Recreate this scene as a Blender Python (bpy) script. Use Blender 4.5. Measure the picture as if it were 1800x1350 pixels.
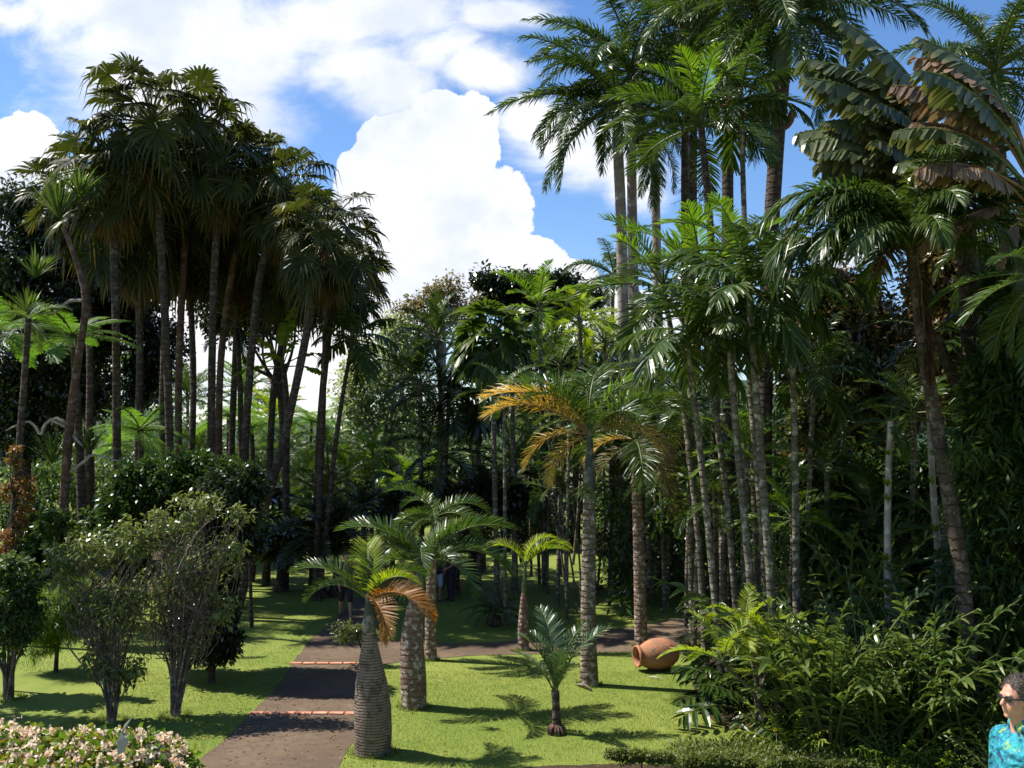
import bpy, math, random
import numpy as np
from mathutils import Vector
random.seed(7); RS = np.random.RandomState(11)
R = math.radians
for o in list(bpy.data.objects): bpy.data.objects.remove(o)
scene = bpy.context.scene
C = scene.collection

# ---------------------------------------------------------------- camera
FPX, CX, CY, HOR, CAMZ = 1650.0, 900.0, 675.0, 775.0, 4.7
PITCH = math.atan((HOR-CY)/FPX)
cam = bpy.data.cameras.new('camera'); camo = bpy.data.objects.new('camera', cam); C.objects.link(camo)
cam.sensor_width = 36; cam.lens = 36*FPX/1800; cam.clip_start = .1; cam.clip_end = 3000
camo.location = (0, 0, CAMZ); camo.rotation_euler = (R(90)+PITCH, 0, 0)
scene.camera = camo
scene.view_settings.view_transform = 'Standard'; scene.view_settings.look = 'None'
scene.view_settings.exposure = 0.9; scene.view_settings.gamma = 1
scene.cycles.max_bounces = 6; scene.cycles.diffuse_bounces = 2; scene.cycles.glossy_bounces = 2
scene.cycles.transmission_bounces = 4; scene.cycles.transparent_max_bounces = 8
scene.cycles.sample_clamp_indirect = 4

def ray(px, py):
    x = (px-CX)/FPX; u = -(py-CY)/FPX
    return Vector((x, math.cos(PITCH)-u*math.sin(PITCH), math.sin(PITCH)+u*math.cos(PITCH)))
def P(px, py, Y):
    d = ray(px, py); return Vector((0, 0, CAMZ)) + d*(Y/d.y)
def G(px, py, z=0.0):
    d = ray(px, py); return Vector((0, 0, CAMZ)) + d*((z-CAMZ)/d.z)

# ---------------------------------------------------------------- sun and sky
SUN_EL, SUN_AZ = R(56), math.atan2(-0.97, 0.25)
sv = Vector((math.sin(SUN_AZ)*math.cos(SUN_EL), math.cos(SUN_AZ)*math.cos(SUN_EL), math.sin(SUN_EL)))
sl = bpy.data.lights.new('sun', 'SUN'); sl.energy = 5.0; sl.angle = R(.5); sl.color = (1, .955, .87)
so = bpy.data.objects.new('sun', sl); C.objects.link(so); so.rotation_euler = sv.to_track_quat('Z', 'Y').to_euler()

class NT:
    def __init__(s, nt): s.nt = nt; nt.nodes.clear()
    def n(s, t, **kw):
        nd = s.nt.nodes.new(t)
        for k, v in kw.items():
            if hasattr(nd, k): setattr(nd, k, v)
        return nd
    def l(s, a, b): s.nt.links.new(a, b)
    def inp(s, sock, v):
        if isinstance(v, bpy.types.NodeSocket): s.l(v, sock)
        elif v is not None:
            if isinstance(v, (tuple, list)) and len(v) == 3 and sock.type == 'RGBA': v = (*v, 1)
            sock.default_value = v
    def math(s, op, a, b=None, c=None, clamp=False):
        m = s.n('ShaderNodeMath', operation=op, use_clamp=clamp)
        s.inp(m.inputs[0], a); s.inp(m.inputs[1], b)
        if c is not None: s.inp(m.inputs[2], c)
        return m.outputs[0]
    def vm(s, op, a, b=None, out=0):
        m = s.n('ShaderNodeVectorMath', operation=op); s.inp(m.inputs[0], a)
        if b is not None: s.inp(m.inputs[1], b)
        return m.outputs[out]
    def mix(s, f, a, b, bt='MIX'):
        m = s.n('ShaderNodeMix', data_type='RGBA', blend_type=bt)
        s.inp(m.inputs[0], f); s.inp(m.inputs[6], a); s.inp(m.inputs[7], b); return m.outputs[2]
    def noise(s, vec, scale, detail=3, rough=.55, dist=0):
        m = s.n('ShaderNodeTexNoise'); s.inp(m.inputs['Vector'], vec); m.inputs['Scale'].default_value = scale
        m.inputs['Detail'].default_value = detail; m.inputs['Roughness'].default_value = rough
        m.inputs['Distortion'].default_value = dist; return m.outputs['Fac']
    def step(s, x, a, b):
        m = s.n('ShaderNodeMapRange', interpolation_type='SMOOTHSTEP'); s.inp(m.inputs[0], x)
        m.inputs[1].default_value = a; m.inputs[2].default_value = b; return m.outputs[0]

world = bpy.data.worlds.new('World'); scene.world = world; world.use_nodes = True
w = NT(world.node_tree)
sky = w.n('ShaderNodeTexSky', sky_type='NISHITA'); sky.sun_disc = False
sky.sun_elevation = SUN_EL; sky.sun_rotation = SUN_AZ; sky.altitude = 50; sky.air_density = 1.0; sky.dust_density = .4; sky.ozone_density = 2.0
tc = w.n('ShaderNodeTexCoord')
sp_ = w.n('ShaderNodeSeparateXYZ'); w.l(tc.outputs['Generated'], sp_.inputs[0])
ay = w.math('MAXIMUM', w.math('ABSOLUTE', sp_.outputs[1]), .06)
cu = w.math('DIVIDE', sp_.outputs[0], ay); cv = w.math('DIVIDE', sp_.outputs[2], ay)
cb = w.n('ShaderNodeCombineXYZ'); w.l(cu, cb.inputs[0]); w.l(cv, cb.inputs[1]); uv = cb.outputs[0]
def uvp(px, py): d = ray(px, py); return d.x/d.y, d.z/d.y
def blobs(lst):
    acc = None
    for (px, py, rx, ry) in lst:
        u, v = uvp(px, py)
        a = w.vm('SUBTRACT', uv, (u, v, 0)); a = w.vm('MULTIPLY', a, (FPX/rx, FPX/ry, 0)); l = w.vm('LENGTH', a, out=1)
        d = w.math('SUBTRACT', 1.0, l)
        acc = d if acc is None else w.math('MAXIMUM', acc, d)
    return acc
hard = blobs([(760,300,125,135),(830,250,60,95),(700,400,150,130),(640,330,60,80),(850,370,100,90),(700,240,70,50),(770,200,50,50),(660,500,190,110),
              (930,470,85,60),(860,480,120,70),(1000,490,60,40),(1080,560,150,60),(30,300,95,110),(90,390,120,120),
              (340,600,260,110),(560,620,120,90),(1480,440,70,35),(150,560,200,120)])
n1 = w.noise(uv, 9, 6, .6); n2 = w.noise(uv, 26, 5, .6)
hn = w.math('ADD', hard, w.math('MULTIPLY', w.math('SUBTRACT', n1, .5), .62))
n2b = w.noise(uv, 75, 4, .6); hn = w.math('ADD', hn, w.math('MULTIPLY', w.math('SUBTRACT', n2, .5), .55)); hn = w.math('ADD', hn, w.math('MULTIPLY', w.math('SUBTRACT', n2b, .5), .16))
hardm = w.step(hn, .03, .09)
soft = blobs([(270,50,300,130),(560,30,230,95),(640,110,150,75),(430,110,130,90),(700,30,150,80),(150,10,200,90),(880,20,110,40),(700,150,110,70),(760,90,120,60),
              (820,110,90,55),(1060,280,150,75),(940,215,80,55),(980,240,80,60),(640,560,200,90),(30,30,120,45),(1110,330,70,60),(860,130,90,35),(240,160,180,110),(420,200,120,60)])
n3 = w.noise(w.vm('MULTIPLY', uv, (1, 1.5, 1)), 5.5, 9, .62, .5)
sn = w.math('ADD', soft, w.math('MULTIPLY', w.math('SUBTRACT', n3, .5), 3.0))
softm = w.math('MULTIPLY', w.step(sn, -.25, .75), .97)
far = w.step(w.math('ADD', w.noise(tc.outputs['Generated'], 2.6, 6, .6), 0), .55, .72)
outside = w.math('MULTIPLY', far, w.step(sp_.outputs[1], .2, -.2))
cm = w.math('MAXIMUM', w.math('MULTIPLY', w.math('MAXIMUM', hardm, softm), w.step(sp_.outputs[1], 0, .08)), w.math('MULTIPLY', outside, .25))
cm = w.math('MULTIPLY', cm, w.step(sp_.outputs[2], -.02, .02))
n4 = w.noise(uv, 4.5, 5, .6)
shade_c = w.mix(w.step(n4, .35, .62), (.72, .79, .92), (1.05, 1.05, 1.06))
skc = w.n('ShaderNodeHueSaturation'); skc.inputs['Saturation'].default_value = 1.18
sks = w.vm('MULTIPLY', sky.outputs[0], (1.0, 1.0, 1.08)); w.l(sks, skc.inputs['Color'])
skyl = w.vm('SCALE', skc.outputs[0]); skyl.node.inputs['Scale'].default_value = 1.0
bg1 = w.n('ShaderNodeBackground'); w.l(skyl, bg1.inputs[0]); bg1.inputs[1].default_value = .092
bg2 = w.n('ShaderNodeBackground'); w.l(shade_c, bg2.inputs[0]); bg2.inputs[1].default_value = .60
ms = w.n('ShaderNodeMixShader'); w.l(cm, ms.inputs[0]); w.l(bg1.outputs[0], ms.inputs[1]); w.l(bg2.outputs[0], ms.inputs[2])
wo = w.n('ShaderNodeOutputWorld'); w.l(ms.outputs[0], wo.inputs[0])
world.cycles.sampling_method = 'MANUAL'; world.cycles.sample_map_resolution = 512

# ---------------------------------------------------------------- materials
MATS = {}
def leafmat(name, a, b, tip=None, rough=.42, tr=.28, trc=None, spec=.3):
    m = bpy.data.materials.new(name); m.use_nodes = True; t = NT(m.node_tree)
    at = t.n('ShaderNodeAttribute'); at.attribute_name = 'rnd'; a2 = t.n('ShaderNodeAttribute'); a2.attribute_name = 'tt'
    tcn = t.n('ShaderNodeTexCoord'); oi = t.n('ShaderNodeObjectInfo')
    f = t.math('ADD', at.outputs['Fac'], t.math('MULTIPLY', t.math('SUBTRACT', t.noise(tcn.outputs['Object'], 2.5, 2), .5), 1.0), clamp=True)
    f = t.math('ADD', f, t.math('MULTIPLY', t.math('SUBTRACT', oi.outputs['Random'], .5), .35), clamp=True)
    col = t.mix(f, a, b)
    if tip: col = t.mix(t.math('MULTIPLY', t.step(a2.outputs['Fac'], .55, 1.0), t.step(at.outputs['Fac'], .3, .9)), col, tip)
    pb = t.n('ShaderNodeBsdfPrincipled'); t.l(col, pb.inputs['Base Color']); pb.inputs['Roughness'].default_value = rough
    pb.inputs['Specular IOR Level'].default_value = spec
    tb = t.n('ShaderNodeBsdfTranslucent')
    t.l(t.mix(1.0, col, trc or (1.9, 2.0, .9), 'MULTIPLY'), tb.inputs[0])
    mx = t.n('ShaderNodeMixShader'); mx.inputs[0].default_value = tr
    t.l(pb.outputs[0], mx.inputs[1]); t.l(tb.outputs[0], mx.inputs[2])
    o = t.n('ShaderNodeOutputMaterial'); t.l(mx.outputs[0], o.inputs[0]); MATS[name] = m; return m
def barkmat(name, a, b, ring=8.0, ringamt=.5, patch=None, pscale=5, bump=.5, rough=.85):
    m = bpy.data.materials.new(name); m.use_nodes = True; t = NT(m.node_tree)
    tcn = t.n('ShaderNodeTexCoord'); ob = tcn.outputs['Object']
    sx = t.n('ShaderNodeSeparateXYZ'); t.l(ob, sx.inputs[0])
    nz = t.noise(ob, 3.0, 4); nf = t.noise(ob, 22, 5, .65)
    rz = t.math('ADD', t.math('MULTIPLY', sx.outputs[2], ring), t.math('MULTIPLY', nz, 1.6))
    rg = t.math('FRACT', rz)
    rl = t.step(rg, .28, .0)
    f = t.math('ADD', t.math('MULTIPLY', nf, .9), t.math('MULTIPLY', t.math('SUBTRACT', nz, .5), 1.2), clamp=True)
    col = t.mix(f, a, b)
    col = t.mix(t.math('MULTIPLY', rl, ringamt), col, tuple(c*.35 for c in a))
    if patch: col = t.mix(t.math('MULTIPLY', t.step(t.noise(ob, pscale, 5, .7), .52, .6), .8), col, patch)
    pb = t.n('ShaderNodeBsdfPrincipled'); t.l(col, pb.inputs['Base Color']); pb.inputs['Roughness'].default_value = rough
    pb.inputs['Specular IOR Level'].default_value = .25
    bp = t.n('ShaderNodeBump'); bp.inputs['Strength'].default_value = bump; bp.inputs['Distance'].default_value = .03
    t.l(t.math('SUBTRACT', nf, t.math('MULTIPLY', rl, .8)), bp.inputs['Height']); t.l(bp.outputs[0], pb.inputs['Normal'])
    o = t.n('ShaderNodeOutputMaterial'); t.l(pb.outputs[0], o.inputs[0]); MATS[name] = m; return m
def plain(name, a, b=None, scale=6, rough=.7, bump=0, spec=.3, detail=5):
    m = bpy.data.materials.new(name); m.use_nodes = True; t = NT(m.node_tree)
    tcn = t.n('ShaderNodeTexCoord'); nf = t.noise(tcn.outputs['Object'], scale, detail, .6)
    pb = t.n('ShaderNodeBsdfPrincipled'); t.l(t.mix(t.step(nf, .3, .7), a, b or a), pb.inputs['Base Color'])
    pb.inputs['Roughness'].default_value = rough; pb.inputs['Specular IOR Level'].default_value = spec
    if bump:
        bp = t.n('ShaderNodeBump'); bp.inputs['Strength'].default_value = bump; bp.inputs['Distance'].default_value = .02
        t.l(nf, bp.inputs['Height']); t.l(bp.outputs[0], pb.inputs['Normal'])
    o = t.n('ShaderNodeOutputMaterial'); t.l(pb.outputs[0], o.inputs[0]); MATS[name] = m; return m

leafmat('fan', (.018,.026,.006), (.06,.07,.014), (.13,.09,.03), .42, .25, None, .15)
leafmat('fan_dead', (.09,.045,.016), (.30,.15,.04), (.26,.16,.06), .8, .25, (1.5,1.3,.8), .15)
leafmat('royal', (.016,.036,.007), (.06,.10,.016), (.12,.13,.03), .34, .25)
leafmat('bottle', (.018,.04,.010), (.06,.105,.018), (.13,.12,.02), .32, .3)
leafmat('bottle_old', (.16,.10,.015), (.32,.12,.02), (.45,.22,.07), .5, .4, (1.6,1.3,.6))
leafmat('dead_frond', (.045,.02,.010), (.12,.055,.025), (.2,.1,.04), .75, .2, (1.4,1.2,.8), .2)
leafmat('orange', (.30,.20,.025), (.5,.33,.05), (.5,.40,.18), .45, .35, (1.5,1.3,.7))
leafmat('yellow', (.12,.2,.015), (.26,.3,.02), (.35,.28,.04), .45, .45, (1.7,1.8,.6))
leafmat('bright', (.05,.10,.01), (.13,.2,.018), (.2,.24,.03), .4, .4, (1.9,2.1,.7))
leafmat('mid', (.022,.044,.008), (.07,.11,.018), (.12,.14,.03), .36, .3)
leafmat('veitchia', (.02,.044,.010), (.065,.105,.022), (.12,.13,.05), .3, .25)
leafmat('fern', (.075,.15,.02), (.15,.25,.045), None, .5, .45, (1.6,1.8,.7))
leafmat('traveller', (.05,.07,.032), (.12,.14,.065), (.22,.18,.08), .3, .25, (1.3,1.4,.7))
leafmat('traveller_dry', (.11,.07,.045), (.24,.16,.10), (.3,.2,.13), .7, .3, (1.3,1.15,.8))
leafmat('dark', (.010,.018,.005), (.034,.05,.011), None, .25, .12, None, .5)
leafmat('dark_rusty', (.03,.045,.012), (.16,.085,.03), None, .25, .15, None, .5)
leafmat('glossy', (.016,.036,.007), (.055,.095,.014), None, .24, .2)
leafmat('pale', (.03,.06,.015), (.10,.14,.035), None, .5, .3)
leafmat('brownish', (.09,.075,.03), (.2,.15,.07), None, .6, .3)
leafmat('reddish', (.16,.05,.015), (.35,.15,.03), None, .5, .35)
leafmat('olive', (.05,.075,.015), (.15,.18,.04), None, .5, .3)
leafmat('ginger', (.025,.055,.012), (.10,.14,.035), (.2,.2,.06), .3, .3)
leafmat('greygreen_haze', (.14,.18,.10), (.28,.31,.19), None, .6, .45)  # grey green leaf, lightened so the colour carries haze and sunlight
leafmat('rusty_mix', (.02,.04,.01), (.34,.13,.03), None, .5, .3)
leafmat('sage_glint', (.03,.06,.012), (.17,.2,.06), (.32,.22,.17), .3, .25)  # pale end of the random leaf mix paints in sun glints
leafmat('silver', (.04,.075,.03), (.10,.15,.07), (.14,.18,.1), .33, .2)
leafmat('begonia', (.07,.13,.015), (.17,.21,.025), (.4,.14,.02), .3, .35)
leafmat('blossom', (.78,.5,.34), (.9,.82,.62), None, .6, .4, (1,1,1))
leafmat('far_leaf', (.025,.05,.018), (.07,.11,.035), None, .5, .25)
leafmat('grass_blade', (.075,.125,.014), (.2,.235,.04), None, .5, .35, (1.4,1.5,.7))
leafmat('grey_feather', (.30,.27,.26), (.45,.42,.40), None, .7, .3, (1,1,1))
barkmat('palm_bark', (.10,.065,.045), (.27,.20,.15), 9, .7, (.5,.44,.37), 8, 1.0)
barkmat('dark_bark', (.035,.024,.018), (.10,.068,.05), 6, .6, (.16,.125,.10), 7, 1.0)
barkmat('red_bark', (.06,.03,.022), (.17,.095,.068), 5, .35, (.22,.15,.12), 6, .9)
barkmat('bottle_bark', (.15,.10,.085), (.36,.28,.235), 24, .2, (.10,.075,.06), 7, 1.3)
barkmat('lichen_bark', (.13,.07,.05), (.26,.17,.13), 10, .45, (.55,.48,.40), 9, .8)
barkmat('royal_bark', (.19,.14,.11), (.34,.27,.22), 3.2, .35, (.42,.36,.31), 2.5)
barkmat('cane', (.06,.05,.035), (.20,.17,.12), 7, .55, (.38,.34,.28), 6, .9)
barkmat('pale_bark', (.22,.18,.15), (.42,.36,.31), 2, .2, (.5,.45,.4), 5)
barkmat('shrub_bark', (.06,.04,.03), (.22,.165,.13), 2, .1, (.36,.29,.24), 9)
barkmat('shaft', (.05,.085,.035), (.11,.14,.06), 1.5, .3, (.2,.17,.11), 2, .1, .5)
barkmat('shaft_grey', (.035,.04,.028), (.09,.10,.07), 1.5, .3, (.25,.22,.18), 2, .1, .5)
plain('rachis', (.07,.10,.025), (.12,.13,.04), 5, .45)
plain('rachis_brown', (.15,.07,.03), (.3,.17,.08), 5, .6)
plain('spathe', (.10,.03,.015), (.2,.08,.03), 5, .7)
barkmat('terracotta', (.26,.10,.05), (.52,.235,.13), 1.0, 0, (.22,.15,.10), 5, .35, .85)
plain('tile', (.42,.15,.08), (.62,.28,.17), 5, .8, .2)
plain('soil', (.035,.022,.014), (.075,.05,.03), 9, .95, .8)
plain('stone', (.16,.14,.12), (.28,.25,.22), 6, .9, .4)
plain('skin', (.50,.22,.15), (.60,.29,.20), 6, .5, 0, .4)
plain('skin_tan', (.30,.14,.09), (.38,.19,.13), 6, .5, 0, .4)
plain('hair', (.03,.021,.016), (.13,.10,.08), 60, .6, .5)
plain('black', (.012,.012,.013), None, 5, .15, 0, .6)
plain('dark_cloth', (.03,.02,.03), (.05,.035,.045), 8, .9)
plain('wine_cloth', (.10,.02,.03), (.14,.03,.04), 8, .9)
plain('pale_cloth', (.38,.38,.46), (.5,.5,.56), 8, .9)
plain('khaki_cloth', (.25,.2,.14), (.32,.26,.18), 8, .9)

# ---------------------------------------------------------------- mesh buffer
class MB:
    def __init__(s): s.v = []; s.f = []; s.m = []; s.r = []; s.t = []; s.n = 0; s.smooth = []
    def add(s, v, f, mi=0, rnd=None, tt=None, smooth=False):
        v = np.asarray(v, float).reshape(-1, 3); f = np.asarray(f, int).reshape(-1, 4)
        s.v.append(v); s.f.append(f+s.n); s.m.append(np.full(len(f), mi)); s.smooth.append(np.full(len(f), smooth))
        s.r.append(np.full(len(v), .5) if rnd is None else np.asarray(rnd, float)); s.t.append(np.zeros(len(v)) if tt is None else np.asarray(tt, float)); s.n += len(v)
    def cat(s):
        return (np.concatenate(s.v), np.concatenate(s.f), np.concatenate(s.m), np.concatenate(s.r), np.concatenate(s.t), np.concatenate(s.smooth))
    def addcat(s, c, M=None, off=(0, 0, 0), mo=0):
        v = c[0] if M is None else c[0] @ np.asarray(M).T
        s.v.append(v+np.asarray(off)); s.f.append(c[1]+s.n); s.m.append(c[2]+mo); s.r.append(c[3]); s.t.append(c[4]); s.smooth.append(c[5]); s.n += len(v)
    def mesh(s, name, mats):
        v, f, m, r, t, sm = s.cat()
        me = bpy.data.meshes.new(name); me.vertices.add(len(v)); me.vertices.foreach_set('co', v.ravel().astype(np.float32))
        me.loops.add(len(f)*4); me.loops.foreach_set('vertex_index', f.ravel().astype(np.int32))
        me.polygons.add(len(f)); me.polygons.foreach_set('loop_start', (np.arange(len(f))*4).astype(np.int32))
        me.polygons.foreach_set('material_index', m.astype(np.int32)); me.polygons.foreach_set('use_smooth', sm.astype(bool))
        for x in mats: me.materials.append(MATS[x])
        me.update(calc_edges=True)
        for nm, dat in (('rnd', r), ('tt', t)):
            a = me.attributes.new(nm, 'FLOAT', 'POINT'); a.data.foreach_set('value', dat.astype(np.float32))
        return me
def link(name, me, parent=None, loc=(0, 0, 0), rot=(0, 0, 0), sc=1):
    o = bpy.data.objects.new(name, me); C.objects.link(o); o.location = loc; o.rotation_euler = rot
    o.scale = (sc,)*3 if not isinstance(sc, tuple) else sc
    if parent: o.parent = parent
    return o
def thing(name, label, cat, loc=(0, 0, 0), group=None, rz=0):
    o = link(name, None, None, loc, (0, 0, rz)); o['label'] = label; o['category'] = cat
    if group: o['group'] = group
    o.empty_display_size = .1
    return o
def tag(o, label=None, cat=None, group=None, kind=None):
    if label: o['label'] = label
    if cat: o['category'] = cat
    if group: o['group'] = group
    if kind: o['kind'] = kind
    return o

def norm(a): return a/np.maximum(np.linalg.norm(a, axis=-1, keepdims=True), 1e-9)
def smooth_path(pts, n):
    p = np.array([tuple(x) for x in pts], float)
    if len(p) == 2: return p[0]+(p[1]-p[0])*np.linspace(0, 1, n)[:, None]
    q = np.vstack([2*p[0]-p[1], p, 2*p[-1]-p[-2]]); out = []
    for t in np.linspace(0, len(p)-1-1e-6, n):
        i = int(t); u = t-i; a, b, c, d = q[i:i+4]
        out.append(.5*((2*b)+(-a+c)*u+(2*a-5*b+4*c-d)*u*u+(-a+3*b-3*c+d)*u**3))
    return np.array(out)
def tube(mb, path, rad, ns=8, mi=0, wob=0, smooth=True, cap=False):
    p = np.asarray(path, float); n = len(p); rad = np.interp(np.linspace(0, 1, n), np.linspace(0, 1, len(rad)), rad) if not np.isscalar(rad) else np.full(n, rad)
    if cap:
        d0 = norm(p[0]-p[1]); d1 = norm(p[-1]-p[-2])
        p = np.vstack([p[0]+d0*rad[0]*.02, p, p[-1]+d1*rad[-1]*.02]); rad = np.concatenate([[1e-4], rad, [1e-4]]); n += 2
    T = norm(np.gradient(p, axis=0)); ref = np.array([.31, .95, .05]) if abs(T[0][2]) > .6 else np.array([0, 0, 1.])
    A = norm(np.cross(T, ref)); B = np.cross(T, A)
    th = np.linspace(0, 2*np.pi, ns, endpoint=False)
    rr = rad[:, None]*(1+wob*RS.uniform(-1, 1, (n, ns)))
    v = p[:, None]+rr[..., None]*(np.cos(th)[None, :, None]*A[:, None]+np.sin(th)[None, :, None]*B[:, None])
    i = np.arange(n-1)[:, None]*ns; j = np.arange(ns)[None]; k = (j+1) % ns
    f = np.stack([i+j, i+k, i+ns+k, i+ns+j], -1)
    mb.add(v, f, mi, smooth=smooth)
PROF = {'lance': [(0, .25), (.3, 1), (.7, .8), (1, .03)], 'leaf': [(0, .15), (.45, 1), (1, .03)], 'strap': [(0, .8), (.35, 1), (.7, .7), (1, .03)],
        'wide': [(0, .55), (.35, 1), (.8, .9), (1, .45)], 'jag': [(0, .95), (.4, 1.05), (.75, .95), (.92, .6), (1, .12)], 'grass': [(0, 1), (1, .05)],
        'fan': [(0, .04), (.55, 1.0), (.8, .55), (1, .03)], 'plant': [(0, .2), (.25, .9), (.55, 1), (.85, .55), (1, .03)]}
def blades(mb, base, d, s, L, W, prof='lance', droop=0, mi=0, rnd=None, dp=2.0, fold=0.):
    base = np.asarray(base, float); N = len(base); pr = PROF[prof]; K = len(pr)
    L = np.broadcast_to(L, (N,)).astype(float); W = np.broadcast_to(W, (N,)).astype(float); droop = np.broadcast_to(droop, (N,)).astype(float)
    d = norm(np.asarray(d, float)); s = norm(s-(s*d).sum(-1, keepdims=True)*d); nn = np.cross(s, d); nn *= np.where(nn[:, 2:3] < 0, -1, 1)
    rnd = RS.rand(N) if rnd is None else rnd
    cols = 3 if fold else 2; V = np.zeros((N, K, cols, 3)); T = np.zeros((N, K, cols))
    for k, (t, wd) in enumerate(pr):
        c = base+L[:, None]*t*d; c = c-np.array([0, 0, 1.])*(L*droop*t**dp*.5)[:, None]; h = s*(W*wd*.5)[:, None]
        if fold:
            up = nn*(W*wd*.5*fold)[:, None]; V[:, k, 0] = c-h+up; V[:, k, 1] = c; V[:, k, 2] = c+h+up
        else: V[:, k, 0] = c-h; V[:, k, 1] = c+h
        T[:, k] = t
    b = (np.arange(N)*K*cols)[:, None, None]; k = (np.arange(K-1)*cols)[None, :, None]; c = np.arange(cols-1)[None, None]
    q = b+k+c; f = np.stack([q, q+1, q+cols+1, q+cols], -1)
    mb.add(V, f, mi, np.repeat(rnd, K*cols), T.ravel())

# ---------------------------------------------------------------- fronds (unit length, growing along +X)
SP = dict(
 royal=dict(n=100, ll=.165, lw=.0115, pet=.12, arch=75, v=25, plum=35, ld=.9, a0=80, a1=35),
 bottle=dict(n=62, ll=.28, lw=.016, pet=.12, arch=95, v=38, plum=5, ld=.25, a0=75, a1=30),
 orange=dict(n=50, ll=.34, lw=.0135, pet=.14, arch=85, v=30, plum=24, ld=.6, a0=75, a1=35),
 areca=dict(n=42, ll=.26, lw=.020, pet=.2, arch=60, v=28, plum=8, ld=.45, a0=70, a1=30),
 veitchia=dict(n=24, ll=.30, lw=.042, pet=.16, arch=60, v=5, plum=14, ld=1.0, a0=70, a1=25, prof='wide'),
 coconut=dict(n=110, ll=.23, lw=.013, pet=.14, arch=115, v=14, plum=25, ld=1.15, a0=75, a1=30),
 fern=dict(n=20, ll=.24, lw=.03, pet=.1, arch=45, v=-4, plum=3, ld=.3, a0=85, a1=55, bip=9),
 banana=dict(n=13, ll=.16, lw=.062, pet=.35, arch=42, v=18, plum=9, ld=.7, a0=75, a1=50, prof='jag', tear=.28),
 traveller=dict(n=26, ll=.15, lw=.036, pet=.36, arch=70, v=-32, plum=1.5, ld=.95, a0=64, a1=42, prof='jag', tear=.32),
 ginger=dict(n=11, ll=.19, lw=.032, pet=.15, arch=40, v=8, plum=45, ld=.9, a0=55, a1=30, prof='plant'),
 philo=dict(n=9, ll=.25, lw=.06, pet=.5, arch=65, v=-8, plum=6, ld=.5, a0=85, a1=35, prof='plant'),
 cycad=dict(n=46, ll=.16, lw=.014, pet=.08, arch=60, v=30, plum=4, ld=.1, a0=75, a1=50),
 fan=dict(kind='fan', pet=.66, seg=26, spread=150, ll=.37, ld=.5, dp=5),
 fan_dead=dict(kind='fan', pet=.4, seg=18, spread=60, ll=.42, ld=.5, dp=3),
 pleat=dict(kind='fan', pet=.42, seg=20, spread=115, ll=.55, ld=.25, dp=4, wide=1.5),
 yucca=dict(kind='yucca', n=34, ll=1.0))
CACHE = {}
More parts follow.
